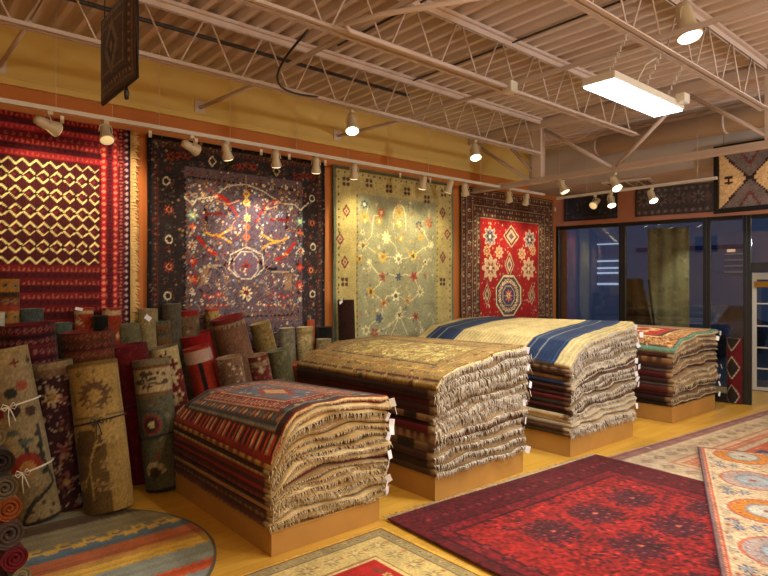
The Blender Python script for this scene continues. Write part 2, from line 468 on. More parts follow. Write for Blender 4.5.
# white glazed door standing back in the entry
def white_door():
    a = Vector(P(749, 390, Z=0.0)); e = struct(empty('door_1', a)); ex = (E * -1)
    def add(name, s0, s1, z0, z1, m, d0=0, d1=.045):
        bm = box(bmesh.new(), s0, s1, d0, d1, z0, z1, .003)
        for v in bm.verts: v.co = ex * v.co.x + NB * v.co.y + Vector((0, 0, v.co.z))
        bmesh.ops.recalc_face_normals(bm, faces=bm.faces)
        link_bm(name, bm, m, e)
    add('stile', 0, .10, 0.01, 1.80, M['white']); add('stile', .80, .90, 0.01, 1.80, M['white'])
    add('top_rail', .1, .8, 1.70, 1.80, M['white']); add('bottom_rail', .1, .8, .01, .06, M['white'])
    for z in (.33, .65, .98, 1.32): add('glazing_bar', .1, .8, z, z + .022, M['white'])
    add('glass', .1, .8, .06, 1.70, GL, .02, .026)
    add('brass_rail', .07, .86, 1.58, 1.67, M['gold'], -.03, -.002)
white_door()

def psf(u, v, d):
    """storefront coordinates (s, z) where a sight line meets the plane d metres beyond the glass"""
    t = (u - 384) / F; a = SA + CA * t; b = CA - SA * t
    w = ((SO + NB * d).dot(NB)) / (a * NB.x + b * NB.y); p = Vector((w * a, w * b, 0))
    return (p - SO).dot(E), H + w * (286 - v) / F
# ------------------------------------------------------------------ out of doors at dusk
ASPH = mat('asphalt', (60, 62, 70), .9, noise=.1)
struct(sbox('ground_outside', -14, 14, 1.5, 40, -.55, -.45, ASPH))
struct(sbox('walk_outside', -6, 6, .16, 1.5, -.3, -0.02, mat('concrete_walk', (120, 120, 124), .9, noise=.08)))
far = empty('far_building', sf(-3, 26, -.45)); tag(far, 'blue-grey clapboard building across the street seen through the glass', 'building')
def fadd(name, s0, s1, d0, d1, z0, z1, m):
    o = sbox(name, s0, s1, d0, d1, z0, z1, m)
    for v in o.data.vertices: v.co -= far.location
    o.parent = far; return o
fw = mat('dusk_siding', (120, 134, 168), .9, noise=.05)
fadd('facade', -24, 24, 26, 27, -.45, 9, fw)
def fpan(name, u0, u1, v0, v1, m, d=25.9):
    a, b = psf(u0, v1, d), psf(u1, v0, d); fadd(name, b[0], a[0], d, 26, a[1], b[1], m)
sdm = mat('pale_siding', (200, 190, 180), .8); stm = mat('lit_strip', (235, 240, 255), .5, emit=(.75, .85, 1), estr=.55)
for v in (253, 259, 265, 271): fpan('siding_band', 724, 745, v, v + 2, sdm)
fpan('lit_panel', 727, 735, 249, 252, mat('lit_sign', (240, 150, 110), .5, emit=(1, .55, .35), estr=.8))
fpan('awning', 636, 745, 244, 252, mat('navy_awning', (30, 40, 104), .8))
for v in (243, 260, 267, 272, 283): fpan('window_strip', 597, 618, v, v + 2, stm)
# parked car
def car():
    cs = psf(711, 304, 11.0); e = empty('parked_car', sf(cs[0], 11.0, cs[1] - 1.43)); e.rotation_euler = (0, 0, math.atan2(E.y, E.x) + PI * .42)
    tag(e, 'dark parked saloon car outside the middle storefront windows', 'car')
    body = mat('car_paint', (44, 56, 84), .25, noise=.02, coat=.5); gl = mat('car_glass', (14, 18, 26), .08)
    side = [(-2.2, .28), (-2.25, .62), (-2.1, .86), (-1.2, .98), (-.55, 1.40), (.55, 1.43), (1.25, 1.02), (2.1, .92), (2.22, .6), (2.2, .28)]
    bm = bmesh.new(); rings = []
    for y, sc in ((-.86, .0), (-.8, 1), (.8, 1), (.86, .0)):
        rings.append([bm.verts.new((x * (1 if sc else .97), y * (1 if z < 1 else .82), z if sc else z * .97 + .02)) for x, z in side])
    for i in range(3):
        for k in range(len(side)): bm.faces.new((rings[i][k], rings[i][(k + 1) % len(side)], rings[i + 1][(k + 1) % len(side)], rings[i + 1][k]))
    bm.faces.new(rings[0][::-1]); bm.faces.new(rings[-1]); bmesh.ops.recalc_face_normals(bm, faces=bm.faces)
    link_bm('car_body', bm, body, e, False)
    for s in (-1, 1):
        bm = bmesh.new()
        vs = [bm.verts.new((x, s * (.875 if z < 1.1 else .735), z)) for x, z in ((-1.05, 1.0), (-.5, 1.34), (.5, 1.36), (1.05, 1.03))]
        bm.faces.new(vs); bmesh.ops.solidify(bm, geom=bm.faces[:], thickness=.02); link_bm('side_window', bm, gl, e)
        for x in (-1.4, 1.4):
            link_bm('wheel', tube(bmesh.new(), [(x, s * .68, .32), (x, s * .88, .32)], .32, 20), M['cable'], e)
car()

# ------------------------------------------------------------------ roof steel
ORD = ['first', 'second', 'third', 'fourth', 'fifth', 'sixth', 'seventh', 'eighth', 'ninth', 'tenth', 'eleventh', 'twelfth', 'thirteenth',
       'fourteenth', 'fifteenth', 'sixteenth', 'seventeenth', 'eighteenth', 'nineteenth', 'twentieth', 'twenty-first']
ST = M['steel']
def joist(Y, x0, x1, label):
    e = tag(empty('roof_joist', (x0, Y, 3.2)), label, 'joist', 'open web roof joists')
    L = x1 - x0
    def ch(name, z):
        bm = bmesh.new()
        for s in (-1, 1):
            box(bm, 0, L, s * .012 - (.03 if s < 0 else 0), s * .012 + (.03 if s > 0 else 0), z, z + .006)
            box(bm, 0, L, s * .012 - .003, s * .012 + .003, z, z + .035)
        return link_bm(name, bm, ST, e)
    ch('bottom_chord', 0)
    bm = bmesh.new(); box(bm, 0, L, -.042, .042, .415, .44); box(bm, 0, L, -.014, -.008, .375, .415); box(bm, 0, L, .008, .014, .375, .415)
    link_bm('top_chord', bm, ST, e)
    pitch = .49; off = (1.637 - x0) % pitch
    up = down = None
    x = off - pitch
    k = 0
    while x < L:
        for a, b in (((x + .03, .015), (x + pitch / 2 - .02, .40)), ((x + pitch / 2 + .02, .40), (x + pitch - .03, .015))):
            if a[0] < 0 or b[0] > L: continue
            rising = b[1] > a[1]
            src = up if rising else down
            if src is None:
                src = tube_obj('web_rod', [(0, 0, a[1]), (b[0] - a[0], 0, b[1])], .007, ST, e, 6); src.location = (a[0], 0, 0)
                if rising: up = src
                else: down = src
            else:
                c = src.copy(); COL.objects.link(c); c.parent = e; c.location = (a[0], 0, 0)
        x += pitch
    return e
joist(4.22, -2.9, 6.14, 'pinkish open web ceiling joist nearest the rug wall, lamps clamped underneath')
joist(3.02, -2.9, 6.14, 'pinkish open web ceiling joist in the middle, grey conduit strapped along it')
joist(1.81, -2.9, 6.14, 'pinkish open web ceiling joist directly above the bright fluorescent light')
joist(0.60, -2.9, 6.14, 'pinkish open web ceiling joist farthest from the rug wall, at top right')

def girder():
    e = tag(empty('roof_girder', (6.25, 0, 2.88)), 'deep steel truss girder crossing the ceiling in front of the big round duct', 'girder')
    bm = bmesh.new(); box(bm, -.05, .05, -2.9, 5.40, 0, .012); box(bm, -.012, .012, -2.9, 5.40, .012, .07); link_bm('bottom_chord', bm, ST, e)
    bm = bmesh.new(); box(bm, -.07, .07, -2.9, 5.40, .66, .755); link_bm('top_chord', bm, ST, e)
    for a, b in (((5.3, .64), (4.45, .05)), ((4.85, .64), (4.3, .05)), ((4.22, .64), (3.35, .05)), ((2.6, .64), (3.3, .05)),
                 ((2.5, .64), (1.75, .05)), ((1.0, .64), (1.7, .05)), ((.9, .64), (.1, .05)), ((-.7, .64), (.05, .05))):
        tube_obj('web_diagonal', [(0, a[0], a[1]), (0, b[0], b[1])], .024, ST, e, 6)
    box_obj('web_post', -.05, .05, 4.25, 4.38, .07, .66, ST, e)
    box_obj('web_post', -.03, .03, 1.78, 1.84, .07, .66, ST, e)
girder()
for X, lab in ((0.72, 'thin bridging bar across the joists at far left'), (2.34, 'thin bridging bar across the joists above the navy wall rug'),
               (3.96, 'thin bridging bar across the joists left of the fluorescent light')):
    bm = bmesh.new(); box(bm, -.016, .016, -2.5, 4.18, 0, .005); box(bm, -.003, .003, -2.5, 4.18, 0, .032)
    o = link_bm('bridging_bar', bm, ST); o.location = (X, 0, 3.24); tag(o, lab, 'steel bar', 'bridging bars')
    ob = empty('wall_brace', (X, 5.42, 3.3)); tag(ob, lab.replace('thin bridging bar across the joists', 'slanting brace with wall plate'), 'brace', 'wall braces')
    tube_obj('brace_bar', [(0, -.015, .0), (0, -1.2, -.06)], .017, ST, ob, 6); box_obj('wall_plate', -.05, .05, -.012, -.001, -.06, .07, ST, ob)
# pipes and cables under the deck
tag(tube_obj('ceiling_pipe', [(-2.9, 4.46, 3.56), (4.15, 4.44, 3.56)], .017, M['rusty']), 'dark pipe under the deck close to the mustard wall', 'pipe')
tag(tube_obj('conduit', [(2.93, -2, 3.615), (2.93, 4.0, 3.615)], .009, M['rusty']), 'thin dark conduit across the deck, the left one of two', 'conduit')
tag(tube_obj('conduit', [(3.99, -2, 3.615), (3.99, 4.2, 3.615)], .009, M['rusty']), 'thin dark conduit across the deck, the right one of two', 'conduit')
pj = empty('conduit_run', (0, 3.02, 3.2)); tag(pj, 'painted conduit along the middle joist ending in a square junction box', 'conduit')
xb = P(504, 91, Y=2.97)[0]
tube_obj('conduit_tube', [(2.75, -1.2, .02), (2.28, -.35, .015), (2.18, -.12, .01), (2.25, -.075, .0), (xb, -.075, 0)], .017, ST, pj)
box_obj('junction_box', xb, xb + .09, -.12, -.03, -.045, .045, M['white'], pj, .006)
a = P(308, 30, Y=3.0); b = P(318, 97, Y=4.2)
pts = []
for i in range(13):
    t = i / 12; q = Vector(a).lerp(Vector(b), t); pts.append(q + Vector((-.30 * math.sin(PI * t), 0, -.16 * math.sin(PI * t))))
tag(tube_obj('drooping_cable', pts, .008, M['cable']), 'black cable drooping in a curve between two joists', 'cable')
a = P(222, 3, Y=2.9)
pts = [Vector((a[0] + .08 * math.cos(2 * PI * i / 16), 2.9 + .05 * math.sin(2 * PI * i / 16), 3.25 + .02 * math.sin(4 * PI * i / 16))) for i in range(17)]
tag(tube_obj('coiled_cable', pts, .007, M['cable']), 'small loop of black cable lying on the middle joist', 'cable')

# duct
dt = empty('round_duct', (7.2, 4.02, 3.43)); tag(dt, 'large pale round air duct running behind the girder at right', 'duct')
bm = bmesh.new(); tube(bm, [(0, 0, 0), (0, -6.8, 0)], .125, 28); link_bm('duct_tube', bm, M['duct'], dt, True)
bm = bmesh.new(); tube(bm, [(0, .05, 0), (0, 0.0, 0)], [.10, .128], 28); link_bm('end_cap', bm, M['duct'], dt, True)
for y in (-1.5, -3.0, -4.5):
    bm = bmesh.new(); tube(bm, [(0, y, 0), (0, y - .03, 0)], .131, 28); link_bm('duct_collar', bm, M['duct'], dt, True)
# vent
ve = empty('ceiling_vent', (8.02, 4.02, 3.05), math.atan2(-.211, .977) * -1); tag(ve, 'white slotted air vent in the soffit before the storefront', 'vent')
bm = bmesh.new(); box(bm, -.28, .28, -.32, .32, -.02, -.001, .004); link_bm('vent_frame', bm, M['white'], ve)
for i in range(4): box_obj('slot', -.2, .2, -.26 + i * .14, -.16 + i * .14, -.028, -.02, mat('vent_shadow', (120, 112, 98), .7), ve)

# fluorescent light, tilted a hair towards the joist
fl = empty('fluorescent_light', (4.0, 1.965, 2.90)); tag(fl, 'bright white fluorescent ceiling light hanging on chains', 'light')
bm = bmesh.new(); box(bm, -.5, .5, -.105, .105, -.012, 0, .003); link_bm('diffuser', bm, M['tube'], fl)
bm = bmesh.new(); box(bm, -.51, .51, -.115, .115, 0.001, .05, .006); link_bm('housing', bm, M['white'], fl)
box_obj('ballast_cover', .38, .47, -.17, -.10, .02, .09, M['white'], fl, .006)
for x in (-.4, .08, .42):
    bm = bmesh.new()
    for k in range(9):
        z = .06 + k * .031
        vs = [Vector((.007 * math.cos(q) if k % 2 else 0, -.155 * ((z - .05) / .27) + (0 if k % 2 else .007 * math.cos(q)), z + .019 * math.sin(q))) for q in [2 * PI * i / 8 for i in range(9)]]
        tube(bm, vs, .0028, 5)
    o = link_bm('chain', bm, M['white'], fl, True); o.location = (x, 0, 0)
tube_obj('power_cord', [(-.02, .02, .05), (0.05, 0, .17), (.08, -.03, .25), (.2, -.07, .33), (.42, -.12, .34)], .006, M['white'], fl)

# ------------------------------------------------------------------ track lights
def head(name, top, aim, label, group, lit=True, size=1.0, drop=.06):
    """bell-shaped lamp head hanging from top, aimed at a point"""
    top = Vector(top); e = empty(name, top); tag(e, label, 'spotlight', group)
    d = (Vector(aim) - (top + Vector((0, 0, -drop)))).normalized(); s = size
    c = Vector((0, 0, -drop * 1.6 - .05 * s))
    box_obj('track_adapter', -.02, .02, -.014, .014, -.028, 0, M['lamp'], e, .003)
    sd = d.cross(Vector((0, 0, 1))).normalized()
    yoke = []
    for i in range(9):
        q = PI * i / 8; yoke.append(c - d * (.02 * s) + sd * (.046 * s * math.cos(q)) + Vector((0, 0, .062 * s * max(math.sin(q), 0) ** .5)))
    tube_obj('yoke', yoke, .0045, M['lamp'], e, 6)
    tube_obj('stem', [(0, 0, -.02), (-d.x * .02 * s, -d.y * .02 * s, c.z + .06 * s)], .007, M['lamp'], e, 6)
    prof = [(-.104, .0), (-.10, .026), (-.07, .034), (-.02, .036), (.0, .040), (.035, .050), (.05, .053), (.055, .053)]
    tube_obj('housing', [c + d * (x * s) for x, r in prof], [max(r * s, .001) for x, r in prof], M['lamp'], e, 18)
    tube_obj('lens', [c + d * (.0555 * s), c + d * (.063 * s)], [.048 * s, .042 * s], [M['lens_dim'], M['lens_wall'], M['lens']][int(lit)], e, 18)
    return e

def track(name, p0, p1, hang, label):
    e = empty(name, p0); tag(e, label, 'lighting track')
    v = Vector(p1) - Vector(p0); n = Vector((-v.y, v.x, 0)).normalized() * .017
    bm = bmesh.new(); z = Vector((0, 0, .016))
    vs = [bm.verts.new(q) for q in (-n - z, n - z, n + z, -n + z, v - n - z, v + n - z, v + n + z, v - n + z)]
    for f in ((0, 1, 2, 3), (7, 6, 5, 4), (0, 4, 5, 1), (1, 5, 6, 2), (2, 6, 7, 3), (3, 7, 4, 0)): bm.faces.new([vs[i] for i in f])
    bmesh.ops.recalc_face_normals(bm, faces=bm.faces); link_bm('rail', bm, M['white'], e)
    for t in hang:
        q = v * t; tube_obj('hanging_wire', [q + z, q + Vector((0, 0, 3.64 - p0[2]))], .0022, ST, e, 5)
TY, TZ = 4.9, 2.905
track('lighting_track', (P(-60, Y=TY)[0], TY, TZ), (P(544, Y=TY)[0], TY, TZ), [P(u, Y=TY)[0] / 6.6 for u in (0, 60, 110, 185, 255, 310, 352, 395, 450, 505)],
      'long white lighting track hung on wires along the wall of rugs')
heads = [(50, 'sideways white lamp head far left in front of the maroon lattice rug', (1.9, 5.2, 2.6), 0, 1.25),
         (106, 'lamp head with bright ring lens before the maroon lattice rug fringe', (1.35, 4.4, 2.0), 0, 1.2),
         (192, 'sideways lamp head, leftmost over the navy floral rug', (2.9, 5.2, 2.65), 0, 1.15),
         (227, 'second lamp head from the left over the navy floral rug', (2.75, 5.2, 2.0), 1, 1.1),
         (276, 'third lamp head from the left over the navy floral rug', (3.1, 5.2, 2.0), 1, 1.1),
         (316, 'lamp head at the right edge of the navy floral rug', (3.5, 5.2, 2.0), 1, 1.1),
         (354, 'lamp head over the upper left corner of the sage rug', (4.0, 5.2, 2.1), 1, 1.1),
         (423, 'lamp head over the right part of the sage rug', (4.9, 5.2, 2.1), 1, 1.1),
         (449, 'lamp head over the right edge of the sage rug', (5.2, 5.2, 2.1), 0, 1.1),
         (465, 'lamp head between the sage rug and the red medallion rug', (6.0, 5.2, 2.1), 0, 1.1),
         (509, 'lamp head over the middle of the red medallion rug', (6.9, 5.2, 2.1), 0, 1.1),
         (526, 'lamp head over the right half of the red medallion rug', (7.0, 5.2, 2.1), 0, 1.1)]
for u, lab, aim, lit, sz in heads:
    x = P(u, Y=TY)[0]; head('track_lamp', (x, TY, TZ - .016), aim, lab, 'lamps on the rug wall track', lit, sz * .88, .035)
JB = 3.2
for u, v, lab, sz in ((352, 125, 'glowing lamp hanging from the near-wall joist above the sage rug', 1.5), (475, 152, 'glowing lamp under the near-wall joist above the red medallion rug', 1.5)):
    x = P(u, Y=4.22)[0]; head('joist_lamp', (x, 4.22, JB - .01), (x - .5, 3.4, 1.0), lab, 'lamps clamped to the joist', 2, sz * .8, .05)
q = P(563, 168, Y=4.0); head('girder_lamp', (6.25, P(563, X=6.25)[1], 2.87), (6.5, 3.0, .8), 'lamp under the girder left of the right-hand lighting track', 'lamps under the girder', 1, 1.1, .02)
head('girder_lamp', (6.25, P(615, X=6.25)[1], 2.87), (5.7, 1.8, .5), 'glowing lamp under the girder just above the right-hand lighting track', 'lamps under the girder', 2, 1.1, .05)
q = P(687, 17, Y=1.66); head('joist_lamp', (q[0], 1.66, q[2] + .15), (4.0, .9, .0), 'largest glowing lamp, close above the right end of the fluorescent light', 'lamps clamped to the joist', 2, 1.55, .08)
ta = P(557, 198.5, X=7.0); tb = P(717, 180, X=7.0)
track('lighting_track', ta, (7.0, tb[1], ta[2]), [.02, .22, .55, .9], 'short lighting track at right in front of the storefront')
for u, lab, aim, lit in ((595, 'unlit-looking lamp head, leftmost on the right-hand track', (6.2, 4.0, 2.2), 0), (611, 'glowing lamp head, middle one on the right-hand track', (6.4, 3.0, .8), 1),
                         (652, 'glowing lamp head, rightmost on the right-hand track', (6.4, 2.0, .5), 1)):
    head('track_lamp', (7.0, P(u, X=7.0)[1], ta[2] - .016), aim, lab, 'lamps on the right-hand track', lit * 2, 1.0, .04)

# ------------------------------------------------------------------ wall rugs
WY = 5.375
def wall_rug(name, label, x0, x1, z0, z1, painter, res=.011, tilt=.0, under=(120, 100, 80)):
    e = tag(empty(name, ((x0 + x1) / 2, WY, z0)), label, 'rug', 'rugs hung on the wall')
    cv = Cv(x1 - x0, z1 - z0, res, x0=x0, y0=z0); painter(cv)
    cx = (x0 + x1) / 2
    def fn(X, Z):
        wv = .006 * np.sin(X * 7 + Z * 1.3) * (1 - (Z - z0) / (z1 - z0)) + .004 * np.sin(Z * 5)
        return np.stack([X - cx, 0 * X + wv, Z - z0], -1), np.stack([0 * X, 0 * X - 1, 0 * X], -1)
    slab('woven_field', cv, fn, .012, e, under=under)
    return e
def wp(u, v):                       # where a sight line meets the rug plane -> (x, z)
    p = P(u, v, Y=WY); return p[0], p[2]

def paint_lattice(c):
    c.c[:] = rgb((96, 22, 26)); fx1 = 1.437; fz0, fz1 = 1.775, 2.615
    # borders: bands of small triangles and fine stripes
    k = 0; z = fz1 + .012
    while z < c.y1 - .015:
        colr = [(150, 34, 42), (70, 22, 30), (128, 26, 34), (86, 24, 30)][k % 4]
        c.rect(c.x0, c.x1, z, z + .045, colr)
        c.tri_row(c.x0, c.x1, z + .006, .036, .052 if k % 2 else .036, [(170, 84, 66), (50, 18, 28), (176, 92, 70), (130, 56, 50)][k % 4], k % 3 != 1)
        z += .05; k += 1
    k = 0; z = fz0 - .06
    while z > c.y0:
        colr = [(110, 26, 32), (74, 20, 26), (96, 24, 28), (66, 18, 24)][k % 4]
        c.rect(c.x0, c.x1, z, z + .05, colr); c.tri_row(c.x0, c.x1, z + .006, .036, .05 if k % 2 else .034, [(150, 84, 66), (44, 16, 24)][k % 2], k % 2 == 0)
        z -= .055; k += 1
    x = fx1 + .012; k = 0
    while x < c.x1 - .02:
        c.rect(x, x + .042, c.y0, c.y1, [(158, 30, 40), (92, 24, 34), (146, 34, 44), (78, 22, 32), (52, 26, 44)][min(k, 4)])
        c.tri_col(c.y0, c.y1, x + .004, .034, .052 if k % 2 == 0 else .03, [(206, 130, 100), (50, 18, 28), (200, 120, 96), (160, 90, 80), (170, 150, 150)][min(k, 4)])
        x += .047; k += 1
    c.rect(c.x1 - .018, c.x1, c.y0, c.y1, (44, 26, 50))
    # field of interlaced cream waves
    c.rect(c.x0, fx1, fz0, fz1, (74, 26, 30))
    yy = (c.Y - fz0); per = .0955
    st = (c.X - fx1) / (per / 6); c.m((c.X < fx1) & (c.Y > fz0) & (c.Y < fz1) & ((st - np.floor(st)) < .42), (54, 20, 26))
    cream = (222, 204, 140); nrow = 6; H_ = (fz1 - fz0) / nrow; amp = .023
    for r in range(nrow + 1):
        zc = fz0 + r * H_
        if r > 0: c.zig(c.x0, fx1, zc - amp - .004, amp, per, .0085, cream, .5) if r < nrow else c.zig(c.x0, fx1, zc - amp - .012, amp, per, .0085, cream, .5)
        if 0 <= r < nrow: c.zig(c.x0, fx1, zc + amp + .004, amp, per, .0085, cream, 0)
        if 0 < r < nrow:
            n = int((fx1 - c.x0) / per)
            for i in range(n): c.dia(fx1 - (i + .5) * per, zc, .014, .016, (110, 34, 40)); c.dia(fx1 - i * per, zc, .016, .018, (40, 18, 26))
    c.speck(.10, 3)
L1 = wall_rug('lattice_rug', 'maroon wall rug with rows of cream zigzag lattice, at far left', -.75, wp(131, 0)[0], 1.0, 2.965, paint_lattice, .0095)
# its fringe runs down the right-hand edge
bm = bmesh.new(); r = random.Random(5); x1 = wp(131, 0)[0]; x0l = (x1 - .75) / 2
for i in range(150):
    z = .01 + i * .013; dx = r.uniform(.04, .075)
    tube(bm, [(x1 - x0l - .01, -.012, z), (x1 - x0l + dx * .6, -.015 + r.uniform(-.004, .004), z + r.uniform(-.004, .004)), (x1 - x0l + dx, -.012, z - r.uniform(.0, .02))], [.0065, .0075, .005], 4)
link_bm('fringe', bm, mat('ivory_fringe', (214, 186, 128), .9, noise=.2, scale=30), L1, True)

def K(u0, v0, s):
    def k(x, y): return wp(u0 + x / s, v0 + y / s)
    return k
def paint_navy(c):
    c.c[:] = rgb((46, 38, 38)); k = K(130, 120, 3.033)
    fx0, fx1 = k(163, 300)[0], k(523, 300)[0]; fz1 = k(353, 165)[1]
    c.rect(fx0, fx1, c.y0, fz1, (92, 76, 82))
    # border
    for ins, wd, col in ((0, .03, (22, 20, 26)), (.05, .006, (96, 66, 44)), (.085, .008, (80, 40, 34)), (.30, .008, (110, 78, 50)), (.335, .02, (28, 26, 34)), (.37, .006, (116, 84, 54))):
        c.frame(ins, wd, col)
    rr = random.Random(3)
    for x, y, i in c.border_walk(.068, .045): c.flower(x, y, .014, 4, [(110, 78, 52), (84, 60, 50), (120, 50, 40)][i % 3])
    for x, y, i in c.border_walk(.352, .05): c.flower(x, y, .014, 4, [(130, 84, 52), (84, 82, 74)][i % 2])
    for x, y, i in c.border_walk(.195, .1):
        c.flower(x + rr.uniform(-.03, .03), y + rr.uniform(-.03, .03), .028, 6, rr.choice([(104, 78, 54), (76, 74, 66), (110, 48, 36), (70, 62, 56)]), (40, 34, 36))
    c.scatter(1500, [(110, 80, 58), (84, 78, 70), (104, 44, 36), (64, 64, 74), (136, 112, 80)], .006, .016, 4)
    c.scatter(1300, [(150, 118, 96), (126, 44, 38), (110, 90, 100), (60, 48, 56), (50, 40, 46), (84, 92, 104), (196, 176, 140), (54, 48, 60)], .006, .017, 6, (fx0, fx1, c.y0, fz1))
    def mirror(x): return 706 - x
    CR = (206, 190, 158); RD = (166, 40, 32); GO = (200, 146, 44); BL = (110, 128, 140); OR = (196, 96, 52)
    for x, y in ((110, 185), (118, 362), (115, 533), (552, 238), (555, 385), (555, 528)): c.ell(*k(x, y), .036, .04, CR, .68)
    for x, y in ((250, 125), (445, 155)): c.dia(*k(x, y), .045, .055, CR, .74)
    for x, y in ((118, 272), (118, 445), (552, 312), (550, 455)):
        c.flower(*k(x, y), .05, 8, (150, 54, 40), (90, 34, 30)); c.ell(*k(x, y), .026, .026, (196, 140, 100), .7)
    for x, y in ((150, 105), (350, 138), (530, 168)):
        for dx in (-26, -10, 10, 26): c.flower(*k(x + dx, y + abs(dx) * .2), .04, 5, (128, 52, 34), (60, 30, 28))
    for x, y in ((180, 225), (198, 228), (488, 258), (506, 258)): c.ell(*k(x, y), .026, .026, (150, 150, 140), .5)
    for s in (0, 1):
        f = (lambda x: mirror(x)) if s else (lambda x: x)
        sk = 12 if s else -6
        c.poly([k(f(165), 240 + sk), k(f(190), 262 + sk), k(f(205), 245 + sk), k(f(250), 240 + sk), k(f(300), 205 + sk), k(353, 195)], .007, CR)
        for i in range(15):
            t = i / 14; c.ell(*k(f(262 + 62 * t), 236 + 60 * t * t + sk), .026 - .016 * t, .024 - .012 * t, RD)
        c.poly([k(f(262), 250 + sk), k(f(300), 262 + sk), k(f(330), 250 + sk)], .006, (210, 150, 110)); c.flower(*k(f(262), 238 + sk), .03, 6, (214, 120, 84), CR)
        for i in range(12):
            t = i / 11; c.ell(*k(f(208 + 56 * t), 364 + 48 * math.sin(t * 1.5) + sk), .022 - .013 * t, .02, RD)
        c.flower(*k(f(240), 400 + sk), .034, 5, RD, (226, 150, 110))
        c.poly([k(f(228), 270 + sk), k(f(232), 318 + sk)], .016, (40, 24, 30)); c.poly([k(f(228), 292 + sk), k(f(278), 290 + sk)], .014, (120, 30, 34))
        c.poly([k(f(228), 346 + sk), k(f(248), 356 + sk), k(f(268), 357 + sk), k(f(290), 346 + sk), k(f(308), 334 + sk)], .011, GO); c.poly([k(f(262), 358 + sk), k(f(285), 364 + sk), k(f(306), 378 + sk)], .010, GO); c.ell(*k(f(262), 357 + sk), .03, .018, GO)
        c.flower(*k(f(190), 296 + sk), .06, 6, (120, 160, 150), (206, 214, 150)); c.flower(*k(f(190), 330 + sk), .04, 4, OR)
        c.flower(*k(f(188), 385 + sk), .05, 8, (216, 200, 170), (150, 60, 50)); c.flower(*k(f(190), 435 + sk), .055, 4, RD, OR)
        c.flower(*k(f(190), 490 + sk), .065, 6, RD, (206, 110, 70)); c.flower(*k(f(190), 532 + sk), .03, 6, CR)
        for i in range(10):
            t = i / 9; c.ell(*k(f(310 - 48 * t), 428 + 20 * math.sin(t * 2) + sk * .4), .022 - .012 * t, .018, (24, 18, 24))
        c.poly([k(f(305), 408), k(f(300), 450), k(f(325), 474), k(353, 478)], .006, CR); c.poly([k(f(305), 408), k(353, 385)], .006, CR)
        c.rect(min(k(f(215), 0)[0], k(f(238), 0)[0]), max(k(f(215), 0)[0], k(f(238), 0)[0]), k(f(226), 505 + sk)[1], k(f(226), 455 + sk)[1], (140, 110, 84))
        c.poly([k(f(225), 450 + sk), k(f(275), 448 + sk)], .012, (150, 130, 104)); [c.flower(*k(f(q), 534 + 5 * math.sin(q)), .026, 5, RD, (210, 130, 90)) for q in range(226, 290, 14)]; [c.flower(*k(f(q), 562), .024, 5, (150, 44, 36), (200, 150, 100)) for q in range(236, 296, 14)]
        c.flower(*k(f(250), 275 + sk), .035, 6, (150, 164, 176), (60, 60, 70)); c.flower(*k(f(325), 222), .03, 5, BL)
        c.flower(*k(f(300), 200), .022, 5, CR); c.ell(*k(f(275), 205), .02, .02, (150, 150, 140), .5); c.flower(*k(f(290), 262), .028, 5, BL)
    c.octa(*k(353, 440), .135, .14, (104, 84, 94)); c.octa(*k(353, 440), .135, .14, CR, .93); c.flower(*k(353, 443), .06, 4, (150, 60, 48), (96, 40, 40))
    for x, y, col in ((353, 225, (214, 170, 60)), (353, 250, (226, 176, 60)), (353, 355, OR), (353, 325, OR)): c.dia(*k(x, y), .045, .05, col); c.dia(*k(x, y), .018, .02, (60, 40, 40))
    c.flower(*k(355, 298), .045, 8, (220, 206, 120), (200, 150, 60)); c.flower(*k(353, 525), .075, 9, (206, 190, 140), (120, 40, 30), .35)
    c.poly([k(353, 395), k(353, 170)], .005, (170, 130, 110))
    q_ = random.Random(31)
    for _ in range(60):
        x_, y_ = q_.uniform(172, 340), q_.uniform(185, 570); cl_ = q_.choice([CR, (150, 70, 56), (120, 130, 140), (180, 140, 90), (60, 40, 46)]); n_ = q_.choice((4, 5, 6, 8)); r_ = q_.uniform(.014, .026)
        for f_ in (x_, mirror(x_)): c.flower(*k(f_, y_), r_, n_, cl_, (70, 54, 60))
    for _ in range(34):
        x_, y_ = q_.uniform(175, 330), q_.uniform(190, 565); dx_, dy_ = q_.uniform(-22, 22), q_.uniform(8, 26)
        for s_ in (1, -1):
            X_ = x_ if s_ > 0 else mirror(x_); c.poly([k(X_, y_), k(X_ + s_ * dx_ * .7, y_ + dy_ * .4), k(X_ + s_ * dx_, y_ + dy_)], .0045, (150, 124, 104))
    r = random.Random(9)
    for _ in range(190): c.ell(*k(r.uniform(175, 520), r.uniform(190, 570)), .011, .011, r.choice([CR, (220, 206, 180), (190, 140, 60), (150, 160, 170)]))
    c.speck(.16, 5)
wall_rug('floral_rug', 'dark navy floral wall rug with cream rings and red arabesques', wp(147.5, 0)[0], wp(325, 0)[0], .95, 2.965, paint_navy, .010)

